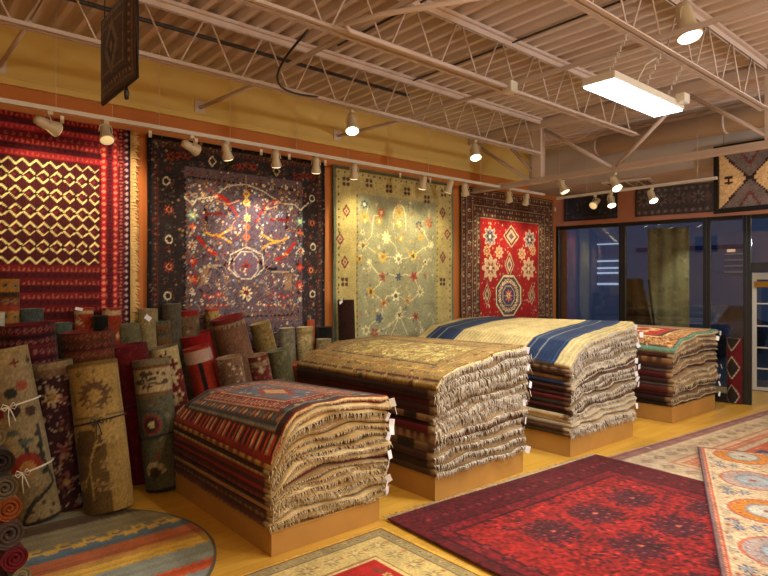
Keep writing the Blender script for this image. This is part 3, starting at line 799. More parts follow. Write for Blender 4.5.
def paint_sage(c):
    k = K(320, 150, 3.033); c.c[:] = rgb((178, 162, 106))
    c.frame(0, .035, (104, 116, 96))
    fx0, fx1 = k(116, 300)[0], k(352, 300)[0]; fz1 = k(235, 148)[1]
    for x, y, i in c.border_walk(.075, .085): c.rect(x - .012, x + .012, y - .012, y + .012, (92, 76, 56))
    c.rect(fx0, fx1, c.y0, fz1, (150, 148, 116)); c.rect(fx0 - .03, fx0, c.y0, fz1, (150, 132, 84)); c.rect(fx1, fx1 + .03, c.y0, fz1, (168, 158, 96))
    yy = c.y0
    while yy < fz1: c.rect(fx0 - .025, fx0 - .008, yy, yy + .02, (96, 84, 60)); c.rect(fx1 + .008, fx1 + .025, yy, yy + .02, (100, 90, 60)); yy += .07
    DK = (84, 60, 52); CR = (210, 200, 150); GO = (206, 160, 62); RU = (168, 84, 56); BL = (70, 88, 108)
    for x, y in ((80, 95), (75, 400), (78, 520), (375, 130), (372, 400), (210, 118), (150, 100), (265, 125), (325, 150)):
        for a in range(4): c.ell(k(x, y)[0] + .04 * math.cos(a * PI / 2 + .8), k(x, y)[1] + .04 * math.sin(a * PI / 2 + .8), .024, .024, DK)
    for x, y in ((80, 185), (372, 190), (75, 340), (372, 325), (60, 270), (385, 255)):
        c.dia(*k(x, y), .06, .08, (112, 60, 50), 0); c.dia(*k(x, y), .035, .045, (184, 150, 110)); c.dia(*k(x, y), .015, .02, DK)
    for x in range(50, 400, 30): c.flower(*k(x, 70 + x * .18), .014, 4, (120, 96, 60))
    for y in range(210, 560, 30): c.flower(*k(55 + (y % 4) * 8, y), .016, 4, (120, 92, 60)); c.flower(*k(385 - (y % 4) * 7, y), .016, 4, (130, 100, 60))
    f = random.Random(2)
    for a, b in (((135, 285), (160, 215)), ((160, 215), (185, 200)), ((130, 285), (190, 325)), ((190, 325), (238, 330)), ((238, 330), (285, 320)), ((285, 320), (335, 290)), ((305, 230), (335, 290)),
                 ((150, 340), (190, 385)), ((190, 385), (155, 430)), ((155, 430), (195, 465)), ((195, 465), (230, 440)), ((230, 440), (265, 460)), ((265, 460), (305, 430)), ((285, 383), (305, 430)),
                 ((238, 385), (190, 385)), ((238, 385), (285, 383)), ((195, 465), (180, 510)), ((180, 510), (140, 545)), ((165, 555), (240, 500)), ((240, 500), (290, 505)), ((290, 505), (310, 550)), ((215, 560), (240, 500)),
                 ((200, 265), (238, 330)), ((320, 340), (285, 383)), ((265, 560), (240, 500)), ((330, 180), (330, 225)), ((145, 175), (135, 205))):
        m_ = ((a[0] + b[0]) / 2 + f.uniform(-10, 10), (a[1] + b[1]) / 2 + f.uniform(-10, 10)); c.poly([k(*a), k(*m_), k(*b)], .0062, CR)
    c.poly([k(222, 240), k(222, 195), k(230, 172), k(242, 166), k(254, 175), k(260, 200), k(260, 245)], .009, CR)
    for x, y, col, q in ((135, 165, BL, 1), (135, 205, GO, 1.1), (185, 190, (196, 104, 56), 1.1), (180, 215, GO, 1), (240, 190, GO, 1.2), (240, 222, (214, 186, 80), 1), (300, 228, BL, 1.1), (330, 222, (190, 100, 60), 1.2),
                        (200, 265, (226, 220, 160), 1.3), (245, 270, GO, .8), (305, 265, GO, .9), (335, 288, CR, 1), (130, 290, CR, 1.2), (190, 325, (214, 168, 64), 1.2), (238, 330, (228, 226, 190), 1.3), (283, 322, (222, 190, 90), 1.2),
                        (150, 340, CR, .9), (190, 385, RU, 1.1), (238, 385, BL, .9), (285, 383, (176, 70, 56), 1.2), (320, 340, CR, .8), (155, 430, GO, 1.2), (230, 442, (220, 216, 170), 1.3), (265, 460, (204, 150, 70), 1),
                        (305, 430, CR, 1.2), (195, 465, (198, 120, 64), 1), (180, 510, BL, 1.1), (165, 555, (160, 74, 58), 1.1), (240, 500, CR, 1), (290, 505, RU, 1), (140, 547, CR, 1.2), (310, 552, (226, 220, 190), 1.1), (130, 250, CR, .7), (120, 330, GO, .9)):
        c.flower(*k(x, y), .058 * q, f.choice((5, 6, 8)), col, None, .22, f.uniform(0, 6)); c.ell(*k(x, y), .022 * q, .022 * q, f.choice([(96, 84, 70), (226, 214, 170), (150, 130, 90)]))
    for _ in range(120):
        x, y = f.uniform(122, 348), f.uniform(155, 565); dx, dy = f.uniform(-14, 14), f.uniform(6, 18)
        c.poly([k(x, y), k(x + dx, y + dy * .4), k(x + dx * .6, y + dy)], .005, f.choice([(190, 180, 136), (176, 168, 124), (120, 118, 92)]))
        if f.random() < .6: c.flower(*k(x, y), f.uniform(.016, .03), 5, f.choice([CR, (196, 160, 90), (176, 120, 84), (110, 112, 104), (206, 196, 150)]))
    c.scatter(140, [(176, 160, 104), (104, 104, 84), (196, 180, 120)], .006, .012, 8, (fx0, fx1, c.y0, fz1))
    c.speck(.08, 6)
wall_rug('sage_rug', 'pale sage and straw wall rug with scattered floral vines', wp(333.5, 0)[0], wp(453.5, 0)[0], .6, 2.965, paint_sage, .011)

def paint_medal(c):
    k = K(320, 150, 3.033); c.c[:] = rgb((76, 52, 44)); BE = (200, 172, 132); DK = (54, 34, 34); BL = (92, 98, 118)
    fx0, fx1 = k(486, 350)[0], k(662, 350)[0]; fz1 = k(575, 215)[1]
    c.scatter(900, [(150, 120, 90), (120, 60, 46), (170, 140, 104), (54, 40, 40)], .008, .018, 5)
    for ins, st in ((.06, .055), (.17, .075), (.29, .055), (.36, .06)):
        for x, y, i in c.border_walk(ins, st):
            if ins > .1 and ins < .2: c.flower(x, y, .034, 8, BE if i % 2 else (150, 70, 50), DK)
            else: c.dia(x, y, .02, .022, [(150, 124, 92), (128, 60, 44), (170, 146, 110)][i % 3])
    for ins in (.02, .115, .235, .33, .40): c.frame(ins, .009, (156, 130, 96))
    c.rect(fx0, fx1, c.y0, fz1, (150, 26, 26))
    c.scatter(420, [BE, (110, 24, 30), (206, 120, 80), BL], .008, .018, 3, (fx0 + .02, fx1 - .02, c.y0, fz1 - .02))
    def star(x, y, r, a, b):
        r *= 1.18; p = k(x, y); c.flower(*p, r, 8, BE, None, .16); c.flower(*p, r * .82, 8, a, None, .2); c.flower(*p, r * .5, 6, b, (214, 190, 150))
    star(515, 262, .13, (120, 110, 120), DK); star(635, 272, .13, (120, 110, 120), DK); star(517, 358, .16, (190, 156, 124), (130, 70, 60)); star(632, 360, .15, (190, 156, 124), (130, 70, 60))
    for x in (505, 645):
        for y in (305,): star(x, y, .07, (206, 130, 70), DK)
    star(543, 310, .085, (200, 150, 110), (150, 80, 50)); star(612, 315, .085, (200, 150, 110), (150, 80, 50))
    for (x, y, rx, ry) in ((580, 262, .19, .17), (575, 348, .115, .19), (507, 438, .09, .16), (642, 440, .09, .16)):
        p = k(x, y); c.dia(*p, rx, ry, BE); c.dia(*p, rx * .86, ry * .86, (104, 50, 46)); c.dia(*p, rx * .62, ry * .62, (196, 160, 120)); c.dia(*p, rx * .34, ry * .34, (96, 80, 96))
    p = k(573, 442); c.octa(*p, .315, .315, (70, 36, 40)); c.octa(*p, .30, .30, (214, 188, 140)); c.octa(*p, .275, .275, (76, 66, 80))
    for i in range(20):
        a = 2 * PI * i / 20; c.flower(p[0] + .215 * math.cos(a), p[1] + .215 * math.sin(a), .040, 6, (224, 204, 160), (190, 110, 60))
    c.octa(*p, .15, .15, (176, 150, 130)); c.octa(*p, .13, .13, (62, 62, 92)); c.flower(*p, .10, 8, (196, 110, 56), BL); c.flower(*p, .045, 6, (230, 210, 170), (160, 60, 50))
    c.speck(.12, 8)
wall_rug('medallion_rug', 'red wall rug with big octagonal medallion and dark beige borders', wp(461, 0)[0], wp(553.5, 0)[0], .9, 2.965, paint_medal, .011)

# white clips above the rugs
i = 0
cl = [(62, 'far left rug, nearer its middle'), (150, 'upper left corner of the navy rug'), (196, 'navy rug, beside the sideways lamp'), (261, 'navy rug, middle'), (289, 'navy rug, right of middle'),
      (325, 'upper right corner of the navy rug'), (400, 'sage rug, middle'), (430, 'sage rug, right of middle'), (555, 'corner by the storefront'), (708, '')]
base_clip = None
for u, where in cl[:-1]:
    if base_clip is None:
        base_clip = box_obj('rug_clip', -.014, .014, -.012, .0, -.03, .03, mat('white_clip', (236, 232, 220), .5), None, .003); o = base_clip
    else: o = base_clip.copy(); COL.objects.link(o)
    o.location = (P(u, Y=5.35)[0], 5.352, 2.955 if u < 550 else 2.82); tag(o, 'small white hanging clip at the top of the ' + where if 'corner' not in where else 'small white hanging clip at the ' + where, 'clip', 'rug hanging clips')

# dark rugs above the storefront and the framed kilim
def sf_rug(name, label, ua, ub, z0, z1, painter, d=-.03):
    def s_of(u):
        t = (u - 384) / F; a = SA + CA * t; b = CA - SA * t; w = 9.497 / (a + .216 * b); return (w * b - 2.3) / .977
    sa, sb = s_of(ub), s_of(ua)
    cv = Cv(sb - sa, z1 - z0, .012); painter(cv); o = SO + E * ((sa + sb) / 2)
    def fn(X, Z):
        p = np.stack([E.x * (sb - sa - X) + NB.x * d + E.x * -(sb - sa) / 2, E.y * (sb - sa - X) + NB.y * d + E.y * -(sb - sa) / 2, Z], -1)
        return p, np.stack([0 * X - NB.x, 0 * X - NB.y, 0 * X], -1)
    r = slab(name, cv, fn, .014, under=(60, 50, 50)); r.location = (o.x, o.y, z0); tag(r, label, 'rug', 'rugs hung above the storefront'); return r
def pa(c):
    c.c[:] = rgb((44, 48, 60)); c.frame(.03, .02, (66, 60, 66)); c.scatter(70, [(70, 66, 70), (54, 44, 56), (84, 78, 76)], .01, .03, 2); c.speck(.1, 2)
def pb(c):
    c.c[:] = rgb((70, 62, 62))
    for i, x in enumerate(np.arange(.12, c.w, .24)): c.flower(x, c.h * .55, .10, 8, (104, 98, 92), (76, 60, 60)); c.dia(x + .12, c.h * .55, .05, .09, (92, 76, 72))
    for x in np.arange(.05, c.w, .09): c.flower(x, .05, .03, 5, (120, 108, 100)); c.flower(x, c.h - .05, .03, 5, (110, 98, 92))
    c.speck(.12, 4)
sf_rug('valance_rug', 'plain dark blue-grey rug hung above the storefront, left one', 565, 618, 2.63, 3.04, pa)
sf_rug('valance_rug', 'grey-brown patterned rug hung above the storefront, right one', 636, 716, 2.63, 3.04, pb)

kb = P(714, 214, X=7.52); kt = P(714, 147, X=7.52); KW = .76; KH = kt[2] - kb[2]
kf = empty('framed_kilim', (7.52, kb[1], kb[2])); tag(kf, 'black framed kilim with cream triangles and grey hourglass, at upper right', 'framed rug')
for n_, y0, y1, z0, z1 in (('frame_bar', -.055, 0, 0, KH), ('frame_bar', -KW, -KW + .055, 0, KH), ('frame_bar', -KW + .055, -.055, 0, .055), ('frame_bar', -KW + .055, -.055, KH - .055, KH)):
    box_obj(n_, -.02, .02, y0, y1, z0, z1, M['dark'], kf, .003)
def pk(c):
    cx, cy = c.w * .5, c.h * .47; c.c[:] = rgb((222, 186, 134)); q = .022
    dx = np.floor(abs(c.X - cx) / q) * q; dy = np.floor(abs(c.Y - cy) / q) * q
    c.m(dy > dx * 1.15 - .03, (56, 40, 38)); c.m(dy > dx * 1.15 + .0, (118, 104, 100)); c.m(dy > dx * 1.6 + .14, (112, 66, 58)); c.m(dy > dx * 1.6 + .19, (124, 112, 108))
    for s in (-1, 1):
        for yy in (-.03, 0.03): c.rect(cx + s * .22 - .04, cx + s * .22 + .04, cy + yy - .014, cy + yy + .014, (50, 34, 32))
        c.rect(cx + s * .22 - .015, cx + s * .22 + .015, cy - .05, cy + .05, (50, 34, 32))
    c.speck(.1, 1)
cv = Cv(KW - .11, KH - .11, .011); pk(cv)
slab('kilim_field', cv, lambda X, Z: (np.stack([0 * X - .004, -.055 - X, Z + .055], -1), np.stack([0 * X - 1, 0 * X, 0 * X], -1)), .012, kf, under=(90, 80, 70))
for y in (-.1, -KW + .1): tube_obj('hanging_wire', [(0, y, KH), (.06, y, 3.64 - kb[2])], .002, M['cable'], kf, 5)

# small hanging carpet bag at upper left
hb = empty('hanging_carpet_bag', (.832, 3.06, 2.48)); tag(hb, 'small dark carpet bag hanging edge-on from the ceiling, upper left', 'carpet bag')
def pbag(c):
    c.c[:] = rgb((66, 44, 32))
    for ins, wd, col in ((.02, .01, (96, 76, 54)), (.06, .012, (44, 30, 26)), (.09, .008, (110, 88, 60))): c.frame(ins, wd, col)
    for x, y, i in c.border_walk(.045, .035): c.dia(x, y, .011, .011, (120, 96, 68))
    c.dia(c.w / 2, c.h / 2, .10, .13, (104, 84, 58)); c.dia(c.w / 2, c.h / 2, .06, .08, (50, 32, 28)); c.dia(c.w / 2, c.h / 2, .02, .03, (130, 104, 70)); c.speck(.15, 9)
cv = Cv(.50, .40, .008); pbag(cv)
def fbag(X, Z):
    u = 2 * X / .5 - 1; v = 2 * Z / .4 - 1; d = .028 * np.clip(1 - u ** 4, 0, 1) * np.clip(1 - v ** 4, 0, 1) + .006
    return np.stack([-d, X - .5, Z], -1), np.stack([-d / d, 0 * X, 0 * X], -1)
slab('bag_front', cv, fbag, .004, hb)
cv2 = Cv(.50, .40, .02, base=(36, 28, 24)); slab('bag_back', cv2, lambda X, Z: (fbag(X, Z)[0] * np.array([-1, 1, 1]), -fbag(X, Z)[1]), .004, hb)
tube_obj('piping', [(0, 0, 0), (0, -.5, 0), (0, -.5, .4), (0, 0, .4), (0, 0, 0)], .008, M['cable'], hb, 6)
tube_obj('tassel', [(0, -.36, 0), (0, -.36, -.03), (0, -.36, -.06)], [.004, .012, .009], M['cable'], hb, 8)
for y in (-.03, -.47): tube_obj('hanging_cord', [(0, y, .4), (0, -.06 if y > -.1 else -.06, .745)], .003, M['cable'], hb, 5)

# ------------------------------------------------------------------ rugs on the floor
def floor_rug(name, label, origin, xdir, w, l, z, painter, res=.012, thick=.009, fringe_sides=(), under=(90, 70, 60), group='rugs lying on the floor'):
    """origin = back corner, xdir = direction of the width, length runs towards the camera side"""
    xd = Vector((xdir[0], xdir[1], 0)).normalized(); yd = Vector((xd.y, -xd.x, 0))
    e = tag(empty(name, (origin[0], origin[1], z)), label, 'rug', group)
    cv = Cv(w, l, res); painter(cv)
    def fn(X, Y):
        h = .0015 * np.sin(X * 3 + Y * 2) + .0015
        return np.stack([xd.x * X + yd.x * Y, xd.y * X + yd.y * Y, h], -1), np.stack([0 * X, 0 * X, 0 * X + 1], -1)
    slab('woven_field', cv, fn, thick, e, under=under)
    for sd in fringe_sides:
        if sd == 'back': fringe('fringe', [(0, 0, 0), tuple(xd * w)], -yd, .05, M['fringe'], e, .0035, int(w / .014), 0, 3, .5, True)
    return e

def paint_red(c):
    c.c[:] = rgb((84, 15, 22))
    b = .43; dx = np.minimum(c.X, c.w - c.X); dy = np.minimum(c.Y, 9); d = np.minimum(dx + .24 * (c.X < c.w / 2), dy)
    c.m(d > b, (140, 28, 26)); c.m((d > b) & (d < b + .02), (60, 14, 22)); c.m((d > .06) & (d < .075), (64, 12, 20)); c.m((d > .33) & (d < .345), (60, 12, 20))
    c.m((d > .345) & (d < b), (112, 20, 28))
    for x, y, i in c.border_walk(.2, .16): c.flower(x, y, .055, 8, (76, 14, 26), (124, 40, 40), .3); c.flower(x + .08, y, .02, 4, (130, 46, 42))
    r = random.Random(4)
    for _ in range(3200):
        x, y = r.uniform(b + .02, c.w - b - .02), r.uniform(b + .02, c.h); q = r.uniform(.008, .022)
        c.flower(x, y, q, 4, r.choice([(70, 14, 24), (100, 18, 26), (166, 46, 34), (56, 24, 34), (120, 22, 24)]))
    def med(x, y, q):
        for i in range(14):
            a = 2 * PI * i / 14; c.flower(x + q * math.cos(a), y + q * .85 * math.sin(a), q * .2, 6, (58, 20, 34), (116, 40, 38), .3)
        for i in range(8):
            a = 2 * PI * i / 8; c.flower(x + q * .55 * math.cos(a), y + q * .5 * math.sin(a), q * .2, 5, (50, 22, 36), (124, 60, 52), .3)
        c.flower(x, y, q * .3, 8, (58, 20, 34), (180, 90, 70), .3)
    for i, y in enumerate((.82, 1.28, 1.74, 2.2)):
        for j in range(5):
            x = .72 + j * .48 + (.24 if i % 2 else 0)
            if b < x < c.w - b - .1:
                c.flower(x, y, .20, 10, (80, 20, 28), None, .2); med(x, y, .17)
    c.speck(.26, 12, 2)
A = (2.63, 3.03); B = (5.12, 2.90)
floor_rug('red_rug', 'deep red floor rug with dark medallions in front of the stacks', A, (B[0] - A[0], B[1] - A[1]), 2.49, 2.3, .0195, paint_red, .0115, .007, ('back',))

def paint_pale(c):
    c.c[:] = rgb((214, 192, 156)); d = np.minimum(c.Y, c.X)
    for a, b, col in ((0, .03, (214, 184, 150)), (.03, .05, (150, 84, 70)), (.05, .13, (150, 116, 112)), (.13, .16, (206, 150, 130)), (.16, .18, (226, 206, 170)), (.42, .45, (206, 140, 112)), (.45, .50, (222, 190, 150)), (.50, .60, (204, 124, 92)), (.60, .66, (206, 190, 160))):
        c.m((d >= a) & (d < b), col)
    for x, y, i in c.border_walk(.095, .09): c.dia(x, y, .03, .02, (196, 120, 110))
    for x, y, i in c.border_walk(.30, .2):
        c.dia(x, y, .085, .06, (150, 134, 116) if i % 2 else (176, 150, 130)); c.dia(x, y, .045, .03, (206, 160, 130))
    for x, y, i in c.border_walk(.55, .07): c.dia(x, y, .02, .02, (226, 190, 150))
    c.rect(.66, c.w - .66, .66, c.h, (206, 104, 66)); x = .8
    while x < c.w - .8:
        c.rect(x, x + .75, .74, 1.0, (66, 78, 104)); c.rect(x + .08, x + .67, .8, .94, (150, 160, 176)); c.scatter(16, [(66, 78, 104), (220, 150, 110)], .015, .03, 3, (x + .1, x + .65, .82, .92)); c.rect(x + .1, x + .4, .66, .72, (60, 50, 46))
        x += 1.0
    c.scatter(260, [(196, 150, 120), (170, 160, 140), (230, 210, 180), (206, 120, 90)], .01, .022, 5); c.c *= np.array([.84, .82, .80]); c.speck(.1, 4)
floor_rug('pale_rug', 'pale cream and pink floor rug partly under the medallion rug, at right', (5.02, 2.82), (3.49, -.26), 3.75, 2.6, .008, paint_pale, .016, .007)

def paint_oval(c):
    c.c[:] = rgb((222, 196, 160)); BLU = (84, 96, 130); OR = (222, 140, 50); PK = (206, 112, 80); CR = (232, 218, 182)
    r = random.Random(8)
    for _ in range(1100): c.flower(r.uniform(0, c.w), r.uniform(0, c.h), r.uniform(.012, .03), r.choice((4, 5, 6)), r.choice([PK, (204, 130, 104), CR, (150, 150, 160), (214, 160, 120), BLU, (190, 100, 84)]))
    for _ in range(130):
        x, y = r.uniform(.1, c.w), r.uniform(.1, c.h); c.poly([(x, y), (x + r.uniform(-.08, .08), y + .07), (x + r.uniform(-.1, .1), y + .14)], .008, CR)
    k = 0; a = .21
    # width runs away from the long left edge, length along it
    while a < c.h + .3:
        for j, b in enumerate((.36, .93, 1.50, 2.07)):
            o = (k + j) % 2 == 0
            c.flower(b, a, .285, 10, CR, None, .10, ry=.30); c.ell(b, a, .24, .255, (206, 120, 90)); c.ell(b, a, .215, .23, OR if o else (196, 170, 160))
            for i in range(12): q = 2 * PI * i / 12; c.flower(b + .19 * math.cos(q), a + .2 * math.sin(q), .03, 5, (232, 176, 96) if o else (176, 186, 196), (190, 90, 60))
            c.ell(b, a, .13, .145, (206, 204, 190) if o else (176, 190, 200)); c.ell(b, a, .13, .145, (150, 150, 160), .86); c.flower(b, a, .06, 6, (220, 200, 190) if o else (210, 150, 130), (150, 100, 90))
            if j == 0:
                for dx, dy in ((-.22, .30), (-.20, .40), (-.10, .36)): c.flower(b + dx, a + dy, .055, 7, BLU, (150, 160, 176), .4)
        a += .73; k += 1
    for i0, i1, col in ((0, .012, (48, 46, 70)), (.012, .03, (150, 110, 110)), (.03, .055, (212, 96, 70)), (.055, .065, CR), (.065, .075, (120, 90, 100))):
        d = np.minimum(c.X, c.Y) ; c.m((d >= i0) & (d < i1), col)
    for x, y, i in c.border_walk(.042, .03): c.ell(x, y, .008, .008, (236, 200, 160))
    c.c *= np.array([.86, .84, .80]); c.speck(.14, 6)
ob = Vector((.4, -.916, 0)).normalized()
# width along ob; the length follows the long edge towards the camera
def oval():
    e = tag(empty('oval_medallion_rug', (6.07, 2.37, .033)), 'cream rug with orange and pale blue oval medallions lying askew at right', 'rug', 'rugs lying on the floor')
    cv = Cv(2.3, 3.6, .0125); paint_oval(cv); la = Vector((-.916, -.4, 0)).normalized()
    def fn(X, Y): return np.stack([ob.x * X + la.x * Y, ob.y * X + la.y * Y, .002 + .0015 * np.sin(X * 4 + Y * 3)], -1), np.stack([0 * X, 0 * X, 0 * X + 1], -1)
    slab('woven_field', cv, fn, .009, e, under=(120, 90, 80))
oval()

def paint_cream(c):
    c.c[:] = rgb((206, 182, 116)); X = c.w - c.X; d = np.minimum(np.minimum(X, c.Y), c.X)
    for a, b, col in ((0, .022, (222, 172, 60)), (.022, .034, (110, 34, 30)), (.034, .10, (156, 140, 96)), (.10, .112, (120, 96, 60)), (.30, .315, (150, 110, 70)), (.315, .34, (214, 190, 126))):
        c.m((d >= a) & (d < b), col)
    c.m(d >= .34, (176, 34, 28))
    for x, y, i in c.border_walk(.067, .09): c.flower(x, y, .022, 5, (190, 168, 110), (120, 90, 60))
    for x, y, i in c.border_walk(.205, .15): c.flower(x, y, .05, 8, (150, 124, 84), (212, 190, 130), .35); c.flower(x + .07, y, .02, 4, (186, 120, 70))
    r = random.Random(6)
    for _ in range(90): 
        x, y = r.uniform(.4, c.w - .4), r.uniform(.4, c.h); c.flower(x, y, r.uniform(.02, .05), 6, r.choice([(212, 186, 120), (200, 150, 90), (96, 60, 50)]), (150, 50, 40), .35)
    c.speck(.1, 7)
floor_rug('cream_rug', 'cream bordered floor rug with a red field, cut off at the bottom centre', (1.26, 2.97), (1, 0), 1.27, 1.7, .012, paint_cream, .009, .011)

def round_rug():
    cx, cy, R = .66, 3.72, .965
    e = tag(empty('round_rug', (cx, cy, 0.001)), 'round striped rug in grey, yellow, rust and blue at the bottom left', 'rug', 'rugs lying on the floor')
    nr, na = 90, 168
    rr = np.linspace(0, R, nr); aa = np.linspace(0, 2 * PI, na, endpoint=False); A_, R_ = np.meshgrid(aa, rr)
    X = R_ * np.cos(A_); Y = R_ * np.sin(A_); y = Y + cy; x = X + cx
    c = np.ones(X.shape + (3,)) * rgb((118, 114, 92))
    # stripes follow the room's long axis; y is the distance from the camera side
    bands = [(9, 4.46, (128, 124, 98)), (4.46, 4.30, (84, 64, 40)), (4.30, 4.05, (132, 122, 92)), (4.05, 3.93, (198, 160, 70)), (3.93, 3.84, (92, 110, 120)), (3.84, 3.68, (176, 96, 54)), (3.68, 3.62, (192, 140, 66)), (3.62, 3.50, (206, 164, 66)),
             (3.50, 3.28, (140, 146, 136)), (3.28, 3.17, (200, 84, 34)), (3.17, 3.0, (138, 146, 140)), (3.0, 2.9, (196, 150, 60)), (2.9, -9, (120, 118, 96))]
    for hi, lo, col in bands: c[(y <= hi) & (y > lo)] = rgb(col)
    ph = np.floor(x / .075); m_ = (y < 4.05) & (y > 3.93)
    c[m_ & (ph % 2 == 0) & (y > 3.995)] = rgb((132, 122, 92)); c[m_ & (ph % 2 == 1) & (y < 3.96)] = rgb((92, 110, 120)); c[m_ & (ph % 2 == 1) & (abs(y - 4.0) < .012) & (np.mod(x, .075) > .02)] = rgb((104, 96, 84))
    st = RNG.rand(200)[(np.floor((y - 2) / .022)).astype(int) % 200]; c *= (.9 + .2 * st)[..., None]
    c[R_ > R - .012] = rgb((90, 84, 66))
    n = nr * na; idx = np.arange(n).reshape(nr, na); nx_ = np.roll(idx, -1, 1)
    q = np.stack([idx[:-1], idx[1:], nx_[1:], nx_[:-1]], -1).reshape(-1, 4)
    top = np.stack([X, Y, 0 * X + .010], -1).reshape(-1, 3); bot = top - [0, 0, .009]
    qs = np.stack([idx[-1], idx[-1] + n, nx_[-1] + n, nx_[-1]], -1)
    c4 = np.ones((2 * n, 4)); c4[:n, :3] = lin(c).reshape(-1, 3); c4[n:, :3] = c4[:n, :3]
    grid_mesh('woven_field', np.concatenate([top, bot]), np.concatenate([q, q[:, ::-1] + n, qs]), c4, e, PILE)
round_rug()

# ------------------------------------------------------------------ stacks on wooden platforms
def platform(X0, X1, Y0, Y1, zp, lab):
    e = tag(empty('wooden_platform', ((X0 + X1) / 2, (Y0 + Y1) / 2, 0)), lab, 'platform', 'low platforms under the rug stacks')
    cx, cy = (X0 + X1) / 2, (Y0 + Y1) / 2; a, b = (X1 - X0) / 2, (Y1 - Y0) / 2
    box_obj('front_board', -a, a, -b, -b + .02, 0.001, zp - .018, M['wood'], e, .002); box_obj('back_board', -a, a, b - .02, b, 0.001, zp - .018, M['wood'], e)
    box_obj('side_board', -a, -a + .02, -b + .021, b - .021, 0.001, zp - .018, M['wood'], e); box_obj('side_board', a - .02, a, -b + .021, b - .021, 0.001, zp - .018, M['wood'], e)
    box_obj('top_board', -a, a, -b, b, zp - .017, zp - .002, M['wood'], e, .002)

TAG = None
def stack(where, X0, X1, Y0, Y1, zp, front, back, n, sides, ends, painter, toplabel, fr_mat, fr_len, seed, lean=0.0, topres=.0105, weights=None, threads=.010):
    r = random.Random(seed)
    W = X1 - X0; L = Y1 - Y0
    xs = [p[0] for p in front]; zf = [p[1] for p in front]; xb = [p[0] for p in back]; zb = [p[1] for p in back]
    wts = weights or [r.uniform(.7, 1.3) for _ in range(n)]
    cum = np.concatenate([[0], np.cumsum(wts)]) / sum(wts)
    def Hs(x, y): v = np.clip((y) / L, 0, 1); return (1 - v) * np.interp(x + X0, xs, zf) + v * np.interp(x + X0, xb, zb)
    ph = r.uniform(0, 6)
    prev_w = None
    def wave(x, y, k, a):
        f = cum[k]
        am = .012 * (1 if 0 < k < n else (.4 if k else 0)) * np.clip(1.2 - 2.2 * y / L, 0, 1)
        return am * (np.sin(x * 9 + k * .9 + ph) + .6 * np.sin(x * 19 + k * 1.7 + ph * 2)) * (.4 + .6 * np.clip(x / .15, 0, 1))
    global TAG
    for k in range(n):
        top = k == n - 1
        jy = 0 if top else r.uniform(-.012, .022); jx = r.uniform(-.010, .012); jr = r.uniform(-.02, .012)
        res = topres if top else .022
        cv = Cv(W, L, res)
        side = sides[(n - 1 - k) % len(sides)]; end = ends[r.randrange(len(ends))]
        if top: painter(cv)
        else:
            cv.c[:] = rgb(side[0])
            if len(side) > 2:
                m_ = (np.floor(cv.Y / side[2]) % 2) == 0; cv.m(m_ & (cv.X < .2), side[1])
            cv.m(cv.Y < .075, end)
        zlo, zhi = cum[k], cum[k + 1]
        e = tag(empty('stacked_rug', ((X0 + X1) / 2, (Y0 + Y1) / 2, zp)), None, 'rug', 'rugs of the ' + where)
        e['label'] = toplabel if top else '%s rug, %s from the top of the %s' % (side[-1], ORD[n - 1 - k], where)
        ox, oy = (X0 + X1) / 2, (Y0 + Y1) / 2
        def edge(x, y, kk):
            h = Hs(x, y) - zp
            return np.maximum(cum[kk] * h + wave(x, y, kk, 0), .002 if kk == 0 else .006)
        def fn(X, Y):
            Yr = Y; Y = np.where(Y < .1, Y * Y / .1, Y)
            wob = .010 * np.sin(X * 14 + k * 2.1) + .006 * np.sin(X * 33 + k)
            px = X0 + X + jx * (1 - X / W) + jr * X / W
            py = Y0 + Y + (jy + wob) * np.clip(1 - Y / (.5 * L), 0, 1)
            hi = edge(px - X0, py - Y0, k + 1); lo = edge(px - X0, py - Y0, k) + .0045; lo = np.minimum(lo, hi - .004)
            mid = (hi + lo) / 2; t = np.clip(Y / (.5 * (hi - lo) + .004), 0, 1); fac = np.maximum(np.sqrt(1 - (1 - t) ** 2), .12)
            hi2 = mid + (hi - mid) * fac; lo2 = mid - (mid - lo) * fac
            px = px + lean * hi * .12 * X / W
            return np.stack([px - ox, py - oy, hi2], -1), np.stack([0 * X, 0 * X, hi2 - lo2], -1)
        slab('folded_pile', cv, fn, 1.0, e, under=side[0])
        # fringe hanging from the folded end
        Xf = np.linspace(0.004, W - .004, 40); Yf = np.zeros_like(Xf)
        Pt, Nn = fn(Xf, Yf)
        fringe('fringe', [tuple(p) for p in Pt], (0, -1, 0), fr_len * r.choice((.5, .8, 1.0, 1.3, 1.5)), fr_mat, e, .0034, int(W / threads), .66, seed * 50 + k * 2, .55)
        if r.random() < .62 or top:
            Pt, Nn = fn(np.array([W]), np.array([0.0])); p = Pt[0]
            if TAG is None:
                bm = bmesh.new(); box(bm, -.020, .020, -.0008, .0008, -.058, 0, 0)
                TAG = link_bm('price_tag', bm, M['paper'], e); o = TAG
            else: o = TAG.copy(); COL.objects.link(o); o.parent = e
            o.location = (p[0] + r.uniform(-.03, .012), p[1] - .018 - r.uniform(0, .02), p[2] + .004); o.rotation_euler = (r.uniform(-.3, .3), r.uniform(-.5, .5), r.uniform(-.9, .9))

